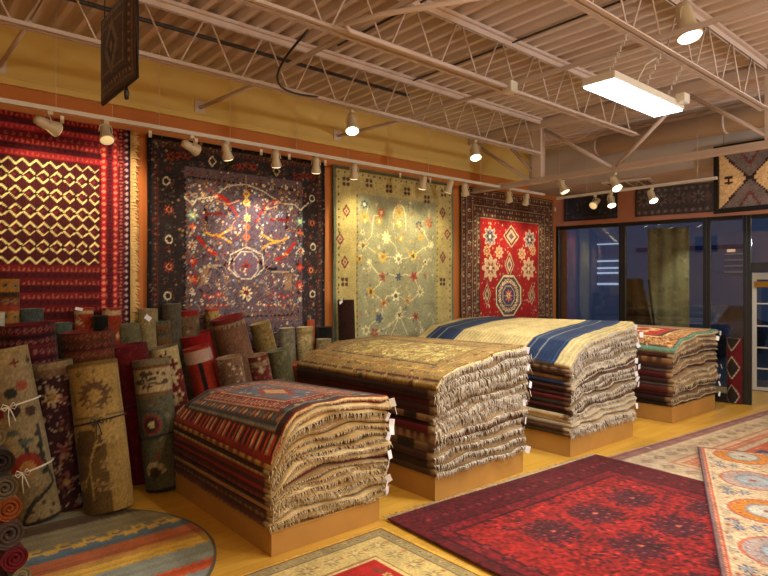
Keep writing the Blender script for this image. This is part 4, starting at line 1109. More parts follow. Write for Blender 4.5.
def paint_t1(c):
    c.c[:] = rgb((120, 40, 38)); c.rect(0, c.w, 0, .03, (206, 176, 120)); d = np.minimum(np.minimum(c.X, c.w - c.X), np.minimum(c.Y - .03, c.h - c.Y))
    for a, b, col in ((0, .018, (140, 44, 38)), (.018, .075, (66, 36, 34)), (.075, .085, (150, 140, 120)), (.085, .10, (52, 84, 104)), (.10, .16, (96, 60, 44)), (.16, .17, (190, 150, 104)), (.17, .26, (138, 34, 36)), (.26, .27, (196, 166, 120)), (.27, .30, (120, 70, 50))):
        c.m((d >= a) & (d < b), col)
    t = np.floor(c.Y / .022); c.m((c.X > .012) & (c.X < .07) & (t % 3 == 0), (196, 66, 44)); c.m((c.X > .012) & (c.X < .07) & (t % 3 == 1) & (np.floor(c.Y / .11) % 2 == 0), (196, 170, 130))
    for x, y, i in c.border_walk(.13, .055): c.dia(x, y, .022, .024, [(170, 110, 70), (84, 104, 110), (196, 160, 110)][i % 3])
    for x, y, i in c.border_walk(.215, .065): c.flower(x, y, .03, 6, [(206, 170, 120), (206, 150, 100)][i % 2], (60, 40, 44), .3)
    c.rect(.30, c.w - .30, .34, c.h - .3, (84, 96, 112)); c.scatter(120, [(150, 70, 50), (196, 160, 110), (60, 60, 80), (170, 60, 44)], .01, .022, 3, (.31, c.w - .31, .35, c.h - .31))
    c.dia(c.w / 2, c.h / 2, .11, .28, (150, 60, 44)); c.dia(c.w / 2, c.h / 2, .07, .18, (196, 150, 100)); c.speck(.14, 3)
def paint_t2(c):
    c.c[:] = rgb((150, 120, 64)); c.rect(0, c.w, 0, .03, (206, 186, 130))
    for ins, wd, col in ((.03, .012, (84, 50, 36)), (.13, .01, (190, 150, 84)), (.24, .012, (76, 56, 40))): c.frame(ins, wd, col)
    c.scatter(900, [(176, 136, 70), (96, 60, 40), (150, 120, 70), (190, 160, 96), (84, 74, 56), (150, 90, 50)], .010, .024, 5)
    c.scatter(420, [(176, 160, 84), (200, 184, 116), (150, 124, 70)], .02, .035, 6, (.3, c.w - .3, .3, c.h - .3)); c.speck(.12, 3)
def paint_t3(c):
    c.c[:] = rgb((206, 186, 132))
    for a, b in ((.16, .56), (c.h - .52, c.h - .12)):
        c.rect(0, c.w, a, b, (34, 54, 92)); m_ = (a + b) / 2; c.rect(0, c.w, m_ + .03, m_ + .045, (150, 156, 150)); c.rect(0, c.w, a + .03, a + .042, (54, 78, 116)); c.rect(0, c.w, b - .05, b - .035, (110, 124, 136))
    c.c *= (.96 + .08 * np.sin(c.Y * 140))[..., None]; c.speck(.06, 3)
def paint_t4(c):
    c.c[:] = rgb((200, 176, 132)); d = np.minimum(np.minimum(c.X, c.w - c.X), np.minimum(c.Y, c.h - c.Y))
    for a, b, col in ((0, .05, (96, 130, 112)), (.05, .07, (60, 66, 60)), (.07, .25, (170, 126, 84)), (.25, .28, (214, 190, 140)), (.28, .34, (84, 60, 50))): c.m((d >= a) & (d < b), col)
    c.m(d > .34, (176, 50, 42)); c.flower(c.w / 2, c.h * .4, .26, 10, (214, 180, 130), (150, 50, 44), .2)
    c.scatter(260, [(120, 60, 44), (206, 176, 120), (84, 60, 50), (196, 120, 80)], .01, .022, 3, (.06, c.w - .06, .06, .28)); c.scatter(200, [(120, 60, 44), (206, 176, 120), (84, 60, 50)], .01, .022, 4, (.06, .26, .06, c.h)); c.speck(.12, 3)

CREAMS = [(186, 158, 108), (160, 130, 86), (196, 172, 126), (140, 110, 74), (174, 146, 98)]
S1_ = [((150, 44, 38), 'unused'),
       ((190, 150, 84), (120, 60, 40), .05, 'straw-edged'), ((58, 26, 26), 'dark brown-edged'), ((186, 160, 110), (150, 110, 60), .03, 'cream-edged'), ((120, 28, 34), 'crimson-edged'), ((64, 30, 30), 'brown-edged'),
       ((132, 30, 36), 'red-edged'), ((70, 24, 30), 'dark maroon-edged'), ((140, 44, 40), (90, 30, 34), .04, 'brick-edged'), ((54, 28, 28), 'near-black-edged'), ((122, 34, 38), 'wine-edged'), ((160, 120, 76), 'tan-edged'),
       ((76, 34, 32), 'chestnut-edged'), ((128, 96, 66), (70, 44, 36), .035, 'camel-edged'), ((90, 50, 40), 'cocoa-edged'), ((146, 110, 76), (84, 56, 46), .03, 'fawn-edged'), ((70, 44, 36), 'umber-edged')]
stack('front left stack', 1.755, 2.66, 3.055, 4.55, .15, [(1.755, .55), (1.80, .65), (1.86, .765), (1.93, .83), (2.04, .865), (2.3, .88), (2.5, .865), (2.66, .835)],
      [(1.755, .56), (1.86, .68), (2.02, .76), (2.3, .79), (2.66, .78)], 16, S1_, CREAMS, paint_t1,
      'red and blue patterned rug on top of the front left stack', M['fringe'], .036, 3, .3, threads=.009)
platform(1.765, 2.60, 3.07, 4.54, .15, 'low wooden platform under the front left rug stack')
S2_ = [((110, 80, 44), 'unused'), ((54, 30, 26), 'dark umber-edged'), ((70, 20, 24), 'wine-edged'), ((62, 24, 24), 'maroon-edged'), ((40, 26, 24), (150, 116, 76), .16, 'tan-blocked'), ((48, 24, 24), 'near-black-edged'),
       ((88, 20, 26), 'crimson-edged'), ((150, 120, 90), (90, 60, 50), .04, 'tan speckled'), ((40, 30, 26), (124, 98, 66), .2, 'straw-blocked'), ((64, 40, 32), 'cocoa-edged'), ((54, 38, 30), 'chestnut-edged'), ((76, 54, 40), 'umber-edged')]
stack('second stack from the left', 3.13, 4.24, 3.055, 4.95, .18, [(3.13, .86), (3.2, .915), (3.3, .955), (3.48, 1.0), (3.8, 1.05), (4.24, 1.095)], [(3.13, .84), (3.3, .95), (3.6, 1.03), (4.24, 1.06)],
      12, S2_, [(120, 96, 66), (92, 66, 48), (150, 126, 92), (70, 50, 40)], paint_t2, 'gold-brown densely patterned rug on top of the second stack from the left', M['fringe_w'], .075, 5, .3, threads=.0075)
platform(3.14, 4.22, 3.07, 4.93, .18, 'low wooden platform under the second rug stack from the left')
S3_ = [((200, 170, 100), 'unused'), ((150, 128, 96), (70, 50, 40), .05, 'beige speckled'), ((60, 30, 26), 'dark umber-edged'), ((150, 124, 84), 'tan-edged'), ((36, 44, 70), 'navy-edged'), ((70, 40, 30), 'brown-edged'), ((44, 26, 28), 'near-black-edged'),
       ((64, 34, 30), 'maroon-edged'), ((96, 30, 30), 'crimson-edged'), ((60, 54, 48), 'slate-edged'), ((76, 30, 28), 'wine-edged'), ((48, 34, 32), 'cocoa-edged'), ((196, 176, 132), 'cream-edged'), ((186, 176, 150), 'ivory-edged'),
       ((170, 156, 134), 'dove-edged'), ((84, 60, 44), 'chestnut-edged'), ((70, 56, 40), 'khaki-edged'), ((120, 30, 30), 'bright red-edged')]
stack('tall third stack', 4.88, 6.13, 3.02, 5.05, .19, [(4.88, .862), (4.96, .95), (5.1, 1.06), (5.3, 1.10), (5.6, 1.135), (6.13, 1.215)], [(4.88, 1.0), (5.1, 1.12), (5.6, 1.19), (6.13, 1.2)],
      17, S3_, [(140, 116, 84), (84, 56, 44), (180, 160, 126), (100, 74, 54)], paint_t3, 'straw yellow rug with wide navy end bands on top of the tall third stack', M['fringe_w'], .045, 7, .2, threads=.009, topres=.014)
platform(4.90, 6.11, 3.035, 5.03, .19, 'low wooden platform under the tall third rug stack')
S4_ = [((200, 170, 100), 'unused'), ((70, 34, 28), 'brown-edged'), ((150, 110, 76), (70, 50, 40), .06, 'tan speckled'), ((60, 40, 34), 'cocoa-edged'), ((90, 84, 84), 'grey-edged'), ((84, 30, 30), 'crimson-edged'), ((54, 34, 30), 'dark umber-edged'),
       ((96, 92, 92), 'slate-edged'), ((80, 36, 30), 'chestnut-edged'), ((64, 26, 26), 'maroon-edged'), ((44, 26, 24), 'near-black-edged'), ((36, 28, 26), 'soot-edged')]
stack('rearmost right stack', 7.0, 8.3, 3.0, 4.7, .19, [(7.0, .84), (7.1, .90), (7.25, .965), (7.42, .995), (7.8, 1.03), (8.3, 1.03)], [(7.0, .9), (7.2, 1.02), (7.7, 1.06), (8.3, 1.06)],
      12, S4_, [(150, 120, 84), (120, 92, 64), (96, 70, 54), (170, 142, 104)], paint_t4, 'red-centred rug with teal edging on top of the rearmost right stack', M['fringe'], .036, 9, .3, threads=.011, topres=.014)
platform(7.02, 8.28, 3.015, 4.68, .19, 'low wooden platform under the rearmost right rug stack')

# ------------------------------------------------------------------ rolled rugs
def roll(name, label, base, top, r, painter, edge=(150, 128, 92), turns=2.6, res=.013, squash=.92, group='rolled rugs leaning by the wall', cat='rolled rug', face=None, ties=()):
    b = Vector(base); t = Vector(top); ax = t - b; L = ax.length; ax.normalize()
    if face is None: face = Vector((-.35, -1, 0))
    fwd = (face - ax * face.dot(ax)).normalized(); sdv = ax.cross(fwd).normalized()
    e = tag(empty(name, b), label, cat, group)
    cv = Cv(2 * PI * r, L, res); painter(cv); cv.c *= .86
    na, nl = cv.nx, cv.ny; th = .013
    rs = random.Random(hash(label) % 9999 if False else len(label) * 31 + int(r * 1e4)); lp = rs.uniform(0, 6)
    def ring(ang, rad, l):
        rad = rad * (1 + .012 * np.sin(2 * ang + lp) + .01 * np.sin(l * 7 + lp))
        c_, s_ = np.cos(ang), np.sin(ang)
        px = (c_ * rad * squash)[..., None] * np.array(fwd) + (s_ * rad)[..., None] * np.array(sdv) + l[..., None] * np.array(ax)
        return px
    ang = (cv.X / cv.w - .5) * 2 * PI
    rad = r - th * .6 * (cv.X / cv.w)
    V = [ring(ang, rad, cv.Y).reshape(-1, 3)]; Cc = [lin(np.clip(cv.c, 0, 255)).reshape(-1, 3)]
    idx = np.arange(na * nl).reshape(nl, na)
    Fq = [np.stack([idx[:-1, :-1], idx[:-1, 1:], idx[1:, 1:], idx[1:, :-1]], -1).reshape(-1, 4)]
    n0 = na * nl
    # the rolled inner turns, seen at both ends
    m = int(28 * turns); a2 = np.linspace(-PI, -PI + 2 * PI * turns, m)
    k = (a2 + PI) / (2 * PI); ro = r - th * .6 * np.minimum(k, 1) - (th + .006) * np.maximum(k - 1, 0) - .0; ri = ro - th
    ro = np.maximum(ro, .012); ri = np.maximum(ri, .004)
    ec = lin(edge)
    l0 = np.zeros(m); l1 = np.full(m, L)
    for lo_, rr_ in ((l0, ro), (l0, ri), (l1, ri), (l1, ro)):
        V.append(ring(a2, rr_, lo_ + (.0 if lo_[0] == 0 else .002))); Cc.append(np.ones((m, 3)) * (ec if True else 0))
    o = [n0 + m * i for i in range(4)]; ii = np.arange(m - 1)
    for p, q in ((0, 1), (1, 2), (2, 3)):
        Fq.append(np.stack([o[p] + ii, o[q] + ii, o[q] + ii + 1, o[p] + ii + 1], -1))
    ks = np.arange(int(28), m - 1) if m > 29 else np.arange(0)
    if len(ks): Fq.append(np.stack([o[3] + ks, o[0] + ks, o[0] + ks + 1, o[3] + ks + 1], -1))
    verts = np.concatenate(V); cols = np.concatenate(Cc); c4 = np.ones((len(verts), 4)); c4[:, :3] = cols
    grid_mesh('rolled_body', verts, np.concatenate(Fq), c4, e, PILE)
    for f, mt, bow in ties:
        cpt = ax * (L * f); pts = []
        for i in range(25):
            q = 2 * PI * i / 24; pts.append(cpt + fwd * (r * squash * 1.03 + .003) * math.cos(q) + sdv * (r * 1.03 + .003) * math.sin(q) + ax * (.012 * math.sin(q)))
        tube_obj('tie_cord', pts, .006, mt, e, 6)
        if bow:
            c0 = cpt + fwd * (r * squash + .012)
            for s in (-1, 1):
                tube_obj('bow_loop', [c0, c0 + sdv * s * .03 + ax * .025 + fwd * .006, c0 + sdv * s * .045 + fwd * .008, c0 + sdv * s * .03 - ax * .02 + fwd * .006, c0], .004, mt, e, 6)
                tube_obj('bow_tail', [c0, c0 + sdv * s * .012 - ax * .05 + fwd * .005, c0 + sdv * s * .02 - ax * (.10 if s > 0 else .13)], .004, mt, e, 6)
    return e

def pf(base, cols, seed=1, n=1.0, r0=.018, r1=.045, bands=(), border=None, kinds='fld', speck=.14, big=()):
    def p(c):
        c.c[:] = rgb(base)
        area = c.w * c.h
        c.scatter(int(area * 170 * n), cols, r0 * .6, r1 * .6, seed + 5, kinds='fdl'); c.scatter(int(area * 60 * n), cols, r0, r1, seed, kinds=kinds)
        for (f0, f1, col) in bands: c.rect(0, c.w, c.h - f1, c.h - f0, col)
        if border:
            z0, z1, col, mc, st = border
            c.rect(0, c.w, c.h - z1, c.h - z0, col)
            x = 0
            while x < c.w: c.flower(x, c.h - (z0 + z1) / 2, (z1 - z0) * .36, 6, mc, col, .3); x += st
        for (x, y, q, nn, c1, c2) in big: c.flower(c.w / 2 + x, c.h - y, q, nn, c1, c2, .35); 
        c.speck(speck, seed)
    return p
def pbands(cols, h, seed=1, motif=(150, 110, 96), start=0):
    def p(c):
        y = c.h; k = start
        while y > 0:
            hh = h * (1, .35, .7, .3)[k % 4]; c.rect(0, c.w, y - hh, y, cols[k % len(cols)])
            if k % 2 == 0:
                x = 0
                while x < c.w: c.dia(x, y - hh / 2, h * .32, hh * .38, motif); c.dia(x, y - hh / 2, h * .14, hh * .16, cols[(k + 1) % len(cols)]); x += h * .72
            y -= hh; k += 1
        c.speck(.14, seed)
    return p
def psolid(col, line=None):
    def p(c):
        c.c[:] = rgb(col)
        if line:
            c.rect(c.w / 2 - .02, c.w / 2 + .015, c.h - .5, c.h - .12, line); c.rect(c.w / 2 - .25, c.w / 2 + .015, c.h - .52, c.h - .49, line)
        c.speck(.08, 3)
    return p

def R(name, label, ut, vt, yt, ub, yb, r, painter, **kw):
    t = P(ut, vt, Y=yt); b = P(ub, Y=yb)
    kw.setdefault('edge', (120, 100, 74))
    return roll(name, label, (b[0], b[1], kw.pop('z0', .012)), t, r, painter, **kw)

LV = (52, 52, 46)
# front row
def p_r1(c):
    c.c[:] = rgb((150, 130, 92)); cx = c.w / 2; h = c.h
    c.rect(0, c.w, h - .05, h, (164, 140, 92)); c.rect(0, c.w, h - .155, h - .147, (110, 90, 66)); c.rect(0, c.w, h - .14, h - .05, (160, 138, 96))
    for i in range(9): c.flower(i * .11, h - .1, .03, 4, (120, 36, 30) if i % 2 else LV)
    for x, y, col in ((.02, .3, LV), (.10, .26, (150, 80, 60)), (-.08, .42, (120, 30, 30)), (.02, .42, (60, 40, 36)), (.12, .44, (70, 50, 40))): c.ell(cx + x, h - y, .04, .035, col)
    c.poly([(cx + .02, h - .62), (cx + .05, h - .7), (cx - .04, h - .8)], .012, LV); c.ell(cx + .05, h - .63, .05, .02, (84, 92, 80)); c.ell(cx - .02, h - .56, .045, .02, (84, 92, 80))
    for i in range(16):
        a = PI * i / 15; c.ell(cx + .03 + .075 * math.cos(a), h - .80 + .065 * math.sin(a), .03, .03, (140, 50, 36))
    c.ell(cx + .03, h - .81, .05, .05, (176, 120, 60))
    c.poly([(cx + .15, h - .55), (cx + .14, h - .78), (cx + .20, h - .95), (cx + .10, h - 1.0), (cx, h - 1.06), (cx - .06, h - 1.15)], .013, LV)
    for y in (.6, .68, .75, .86): c.ell(cx + .14, h - y, .03, .022, LV)
    for x, y in ((.04, 1.02), (.09, 1.06), (.0, 1.1), (.12, 1.14), (.03, 1.16), (.08, 1.2), (.15, 1.1)): c.ell(cx + x, h - y, .015, .015, (70, 60, 44))
    c.rect(0, c.w, 0, .015, (50, 38, 26)); c.speck(.12, 2)
R('rolled_rug', 'beige rolled rug with red flowers and white tied bows, leftmost in front', 3, 349, 4.72, 38, 4.60, .150, p_r1, ties=((.87 * .78, M['cordw'], True), (.30, M['cordw'], True)))
PL = [(150, 130, 116), (120, 70, 72), (176, 156, 130), (90, 60, 64), (128, 100, 70)]
R('rolled_rug', 'dark plum rolled rug covered in small pale blossoms beside the beige one', 50, 362, 4.80, 70, 4.72, .150,
  pf((58, 30, 36), PL, 4, 2.2, .014, .035, bands=((0, .05, (140, 118, 84)), (.05, .1, (110, 84, 60))), big=((0, .24, .075, 9, (176, 150, 112), (140, 110, 60)), (.03, .62, .06, 6, (150, 96, 90), (110, 60, 60)), (.02, .85, .06, 5, (120, 70, 66), (160, 130, 90)))))
def p_sun(c):
    c.c[:] = rgb((166, 134, 74)); cx = c.w / 2; h = c.h
    c.rect(0, c.w, h - .035, h, (120, 92, 44)); c.rect(0, c.w, h - .125, h - .119, (104, 80, 46)); c.rect(0, c.w, h - .39, h - .384, (110, 86, 50))
    for i in range(14):
        a = 2 * PI * i / 14
        c.line(cx - .0 + .06 * math.cos(a), h - .24 + .06 * math.sin(a), cx + .11 * math.cos(a + .15), h - .24 + .11 * math.sin(a + .15), .009, (96, 70, 44)); c.line(cx + .045 * math.cos(a + .2), h - .24 + .045 * math.sin(a + .2), cx + .085 * math.cos(a + .3), h - .24 + .085 * math.sin(a + .3), .007, (104, 78, 48))
    for x, y in ((-.1, .08), (.02, .07), (.12, .22), (-.17, .27), (.05, .43), (.1, .42), (-.02, .45)): c.flower(cx + x, h - y, .022, 5, (104, 80, 48), (150, 120, 70))
    m_ = (c.X < cx + .045) & (c.Y < h - .56); c.m(m_, (104, 80, 44)); c.ell(cx - .10, h - .56, .12, .09, (92, 68, 38))
    lf = (172, 142, 84)
    c.poly([(cx - .09, .1), (cx - .08, .35), (cx - .02, .5), (cx + .0, .62)], .007, lf); c.poly([(cx - .03, .46), (cx + .08, .5)], .006, lf); c.poly([(cx - .08, .3), (cx - .14, .22)], .006, lf)
    for x, y in ((.0, .66), (-.02, .74), (.09, .5), (-.17, .2), (-.05, .2), (.03, .18), (-.2, .55), (-.22, .7), (.02, .33)): c.flower(cx + x, y, .05, 5, lf, (140, 112, 62), .5)
    for y in (.15, .3, .45, .6, .75): c.flower(cx + .10, y, .02, 5, (126, 98, 58), lf)
    c.speck(.10, 3)
R('rolled_rug', 'straw coloured rolled rug with brown sunburst, tied with dark cord', 93, 362, 4.66, 110, 4.47, .168, p_sun, ties=((.60, M['cordk'], True),), edge=(70, 54, 34))
def p_sage(c):
    c.c[:] = rgb((92, 88, 66)); cx = c.w / 2; h = c.h
    c.scatter(90, [(120, 104, 80), (60, 70, 60), (110, 60, 44), (130, 120, 96)], .012, .03, 3)
    c.rect(0, c.w, h - .04, h, (120, 108, 80)); c.rect(0, c.w, h - .07, h - .04, (110, 70, 44)); c.rect(0, c.w, h - .25, h - .07, (172, 148, 106))
    for x, y, q in ((-.07, .11, .03), (-.02, .11, .025), (.04, .11, .02), (.01, .15, .02), (.09, .12, .02), (.1, .18, .025), (-.12, .17, .03)): c.ell(cx + x, h - y, q, q * .8, (80, 66, 48))
    c.flower(cx - .05, h - .18, .06, 8, (60, 48, 44), (140, 120, 96)); c.poly([(cx, h - .18), (cx + .05, h - .2), (cx + .1, h - .17)], .008, (80, 60, 44)); c.rect(0, c.w, h - .29, h - .25, (110, 84, 56))
    for q, col in ((.12, (70, 78, 66)), (.095, (90, 88, 70)), (.07, (110, 44, 40)), (.05, (60, 40, 40)), (.028, (190, 170, 120))): c.ell(cx - .05, h - .5, q, q * 1.0, col)
    for i in range(14): a = 2 * PI * i / 14; c.ell(cx - .05 + .075 * math.cos(a), h - .5 + .075 * math.sin(a), .012, .012, (150, 70, 60))
    for i in range(9): a = PI * i / 8; c.ell(cx - .06 + .06 * math.cos(a), .16 + .05 * math.sin(a), .022, .022, (176, 156, 112))
    c.ell(cx - .06, .15, .045, .04, (70, 56, 40)); c.rect(0, c.w, 0, .02, (40, 34, 26)); c.speck(.14, 4)
R('rolled_rug', 'grey-green rolled rug with cream band and ring medallion beside the front stack', 151, 359, 4.78, 165, 4.66, .143, p_sage, ties=((.42, M['cordk'], False),))
# middle row
R('rolled_rug', 'plain dark maroon rolled rug between the sunburst and grey-green rolls', 127, 345, 5.02, 146, 4.98, .16, pf((96, 20, 26), [(76, 18, 24), (120, 50, 44), (110, 36, 34)], 5, .7, .015, .03), ties=((.58, M['cordk'], False),), edge=(110, 24, 28))
R('rolled_rug', 'cream and plum ikat-like rolled rug right behind the grey-green roll', 163, 347, 5.06, 186, 5.04, .125,
  pf((110, 30, 30), [(190, 170, 120), (176, 156, 110), (90, 20, 30)], 9, 1.6, .02, .05, bands=((0, .2, (186, 164, 112)),), big=((.0, .08, .06, 5, (96, 24, 34), (190, 160, 120)), (.06, .15, .05, 4, (96, 24, 34), None), (-.05, .16, .05, 4, (110, 24, 34), None), (.03, .27, .07, 6, (186, 164, 112), None), (.06, .42, .06, 5, (186, 164, 112), (120, 30, 30)))))
R('rolled_rug', 'rust red rolled rug with black line and clear plastic sleeve', 196, 347, 4.98, 226, 4.90, .118, psolid((150, 40, 22), (30, 22, 20)), edge=(150, 44, 26))
R('rolled_rug', 'broad banded maroon rolled rug at the left edge above the plum roll', 26, 324, 5.02, 40, 5.02, .20, pbands([(88, 22, 28), (40, 20, 28), (76, 24, 32), (104, 40, 38)], .07, 3, (130, 84, 76)), edge=(96, 26, 30))
R('rolled_rug', 'wide rust-brown rolled rug with dotted bands behind the sunburst roll', 87, 331, 5.05, 100, 5.05, .20, pbands([(110, 44, 30), (84, 52, 30), (96, 28, 28), (60, 34, 30)], .06, 4, (128, 84, 54)), edge=(110, 40, 30))
R('rolled_rug', 'big plain crimson rolled rug behind the plastic-sleeved one', 196, 334, 5.20, 222, 5.20, .15, psolid((140, 18, 18)), edge=(140, 22, 20))
R('rolled_rug', 'pinkish brown rolled rug with red rim and cream figured border', 227, 317, 5.06, 262, 5.02, .155,
  pf((120, 84, 62), [(110, 76, 56), (130, 96, 70)], 3, .5, .015, .03, bands=((0, .035, (130, 36, 32)), (.035, .05, (70, 50, 40))), border=(.05, .09, (150, 120, 92), (90, 50, 44), .05), big=()), edge=(120, 30, 28))
R('rolled_rug', 'short cream and plum figured rolled rug in front of the pinkish brown one', 229, 357, 4.80, 248, 4.80, .115, pf((120, 88, 66), [(190, 166, 130), (90, 40, 44), (150, 110, 90)], 7, 2.2, .015, .035), edge=(150, 120, 90))
R('rolled_rug', 'short dark red and cream rolled rug right of the plum figured one', 257, 355, 4.92, 276, 4.92, .105, pf((110, 44, 36), [(186, 160, 120), (84, 30, 34), (140, 96, 76)], 8, 2.0, .015, .035, border=(.04, .1, (150, 124, 90), (110, 44, 40), .06)), edge=(140, 110, 80))
R('rolled_rug', 'slim olive floral rolled rug right of the pinkish brown one', 260, 323, 5.22, 290, 5.18, .105, pf((128, 106, 56), [(160, 140, 84), (96, 84, 50), (120, 70, 40)], 5, 1.6, .015, .035), edge=(120, 100, 60))
R('rolled_rug', 'olive green rolled rug low behind the front left stack', 278, 350, 4.98, 296, 4.98, .11, pf((96, 92, 62), [(120, 112, 80), (80, 76, 52)], 6, .8, .015, .03), edge=(96, 92, 66))
R('rolled_rug', 'orange rolled rug squeezed behind the second stack corner', 300, 363, 5.0, 318, 5.0, .10, psolid((166, 74, 26)), edge=(160, 76, 34))
# back row
R('rolled_rug', 'green and brown banded rolled rug with a white tag on its rim', 160, 321, 5.27, 174, 5.27, .098, pbands([(70, 84, 66), (110, 74, 40), (90, 60, 40), (84, 76, 50)], .05, 4, (120, 84, 54)), edge=(84, 92, 74))
R('rolled_rug', 'red-topped rolled rug with beige figured border, partly in clear film', 188, 311, 5.27, 196, 5.27, .10, pf((110, 92, 66), [(150, 130, 96), (70, 50, 40), (120, 60, 44)], 4, 1.8, .014, .03, bands=((0, .05, (140, 34, 28)),)), edge=(140, 34, 28))
R('rolled_rug', 'grey-olive rolled rug behind the maroon roll, rim just showing', 128, 324, 5.27, 142, 5.27, .10, pf((110, 104, 74), [(126, 118, 86), (96, 90, 64)], 4, .8), edge=(104, 100, 74))
R('rolled_rug', 'teal rimmed rolled rug between the two broad banded rolls', 61, 323, 5.29, 66, 5.29, .085, pf((84, 96, 84), [(100, 108, 92)], 4, .5), edge=(84, 104, 96))
R('rolled_rug', 'blue-grey speckled rolled rug above the maroon banded roll', 30, 309, 5.28, 34, 5.28, .095, pf((72, 82, 78), [(60, 68, 66), (90, 98, 90)], 4, 1.8), edge=(96, 110, 106))
R('rolled_rug', 'tallest rolled rug at far left, teal rim over gold and red bands', 4, 279, 5.26, 4, 5.26, .105, pbands([(176, 118, 44), (60, 44, 34), (120, 56, 40), (150, 60, 44)], .1, 5, (150, 120, 80)), edge=(84, 118, 124))
R('rolled_rug', 'white rolled rug end at far left under the tallest roll', -2, 312, 5.10, -6, 5.10, .05, psolid((206, 200, 176)), edge=(210, 204, 180))
R('rolled_rug', 'orange-red rolled rug with cream blocks, left one of two', 84, 308, 5.285, 88, 5.285, .075, pf((150, 56, 30), [(196, 160, 120)], 4, .4, bands=((.015, .05, (190, 156, 116)),)), edge=(160, 60, 34))
R('rolled_rug', 'orange-red rolled rug with cream blocks, right one beside the fringe', 112, 308, 5.285, 116, 5.285, .075, pf((150, 56, 30), [(196, 160, 120)], 5, .4, bands=((.02, .055, (196, 164, 124)),)), edge=(160, 60, 34))
R('rolled_rug', 'black rolled rug under the orange-red pair', 101, 316, 5.16, 104, 5.2, .06, psolid((26, 24, 20)), edge=(30, 28, 24))
R('rolled_rug', 'beige rolled rug at the lower corner of the navy wall rug', 148, 309, 5.275, 152, 5.275, .085, pf((150, 134, 92), [(166, 150, 104)], 4, .5), edge=(150, 134, 96))
R('rolled_rug', 'dark grey rolled rug rim against the navy wall rug', 172, 304, 5.275, 176, 5.275, .085, pf((90, 84, 70), [(80, 74, 62)], 4, .5), edge=(120, 112, 92))
R('rolled_rug', 'straw rolled rug with red rim left of the pinkish brown one', 212, 309, 5.29, 220, 5.29, .07, pf((166, 140, 84), [(120, 90, 56)], 4, .8, bands=((0, .02, (176, 66, 40)),)), edge=(176, 70, 44))
R('rolled_rug', 'dark brown rolled rug in the shade right of the olive floral one', 270, 333, 5.28, 274, 5.28, .075, psolid((60, 44, 32)), edge=(110, 96, 70))
R('rolled_rug', 'silvery speckled rolled rug with a pinched top', 287, 328, 5.24, 292, 5.24, .085, pf((124, 116, 92), [(150, 142, 116), (100, 92, 74)], 4, 2.0, .008, .02), edge=(150, 140, 110))
R('rolled_rug', 'cream and sand banded rolled rug beside the silvery one', 305, 327, 5.27, 308, 5.27, .09, pf((176, 156, 104), [(150, 128, 80), (196, 178, 128)], 4, 1.2, bands=((.04, .07, (160, 130, 70)),)), edge=(176, 160, 116))
R('rolled_rug', 'small terracotta rolled rug peeping over the cream banded one', 311, 320, 5.32, 313, 5.32, .045, psolid((176, 84, 50)), edge=(176, 84, 54))
R('rolled_rug', 'black rolled rug between the cream rolls and the dark brown one', 325, 327, 5.26, 327, 5.26, .085, psolid((24, 22, 20)), edge=(30, 26, 24))
R('rolled_rug', 'short cream figured rolled rug in front of the black one', 324, 339, 5.10, 326, 5.10, .085, pf((150, 132, 92), [(128, 110, 74), (170, 152, 108)], 4, 1.2), edge=(160, 142, 100))
dk = R('rolled_rug', 'tall dark brown rolled rug with white tag before the sage wall rug', 346, 300, 5.22, 350, 5.22, .095, psolid((56, 30, 22)), edge=(80, 60, 44))
def paper(parent, u, v, y, rz=0, w=.03, h=.02):
    p = Vector(P(u, v, Y=y)) - parent.location
    bm = bmesh.new(); box(bm, -w, w, -.001, .001, -h, h); o = link_bm('paper_tag', bm, M['paper'], parent); o.location = p; o.rotation_euler = (0.2, rz, .2)
paper(dk, 341, 302, 5.11, -.5, .028, .018)
byname = {o.get('label'): o for o in COL.objects}
paper(byname['green and brown banded rolled rug with a white tag on its rim'], 148, 318, 5.15, .6, .03, .02)
paper(byname['orange-red rolled rug with cream blocks, left one of two'], 79, 309, 5.2, .2, .03, .012)
# clear sleeve over the rust roll
e = byname['rust red rolled rug with black line and clear plastic sleeve']; t = Vector(P(196, 347, Y=4.98)); b = Vector((*P(226, Y=4.90)[:2], .012)); ax = (t - b).normalized()
bm = bmesh.new(); tube(bm, [t - ax * .13 - b, t - ax * .02 - b], .121, 24, False); PLm = mat('clear_film', (214, 196, 176), .08); PLm.node_tree.nodes['Principled BSDF'].inputs['Alpha'].default_value = .38
link_bm('plastic_sleeve', bm, PLm, e, True)

# maroon rug standing behind the rear stack, by the storefront
R('rolled_rug', 'maroon rolled rug with cream stepped outlines standing by the storefront post', 735, 338, 2.98, 735, 2.98, .10,
  lambda c: (c.m(c.X >= 0, (104, 24, 30)), [(c.dia(c.w / 2 - .05, y, .11, .16, (196, 180, 150)), c.dia(c.w / 2 - .05, y, .095, .14, (50, 40, 36))) for y in (.1, .48, .86)], c.speck(.1, 2)), face=Vector((-.9, -.4, 0)), group='rolled rugs by the storefront')

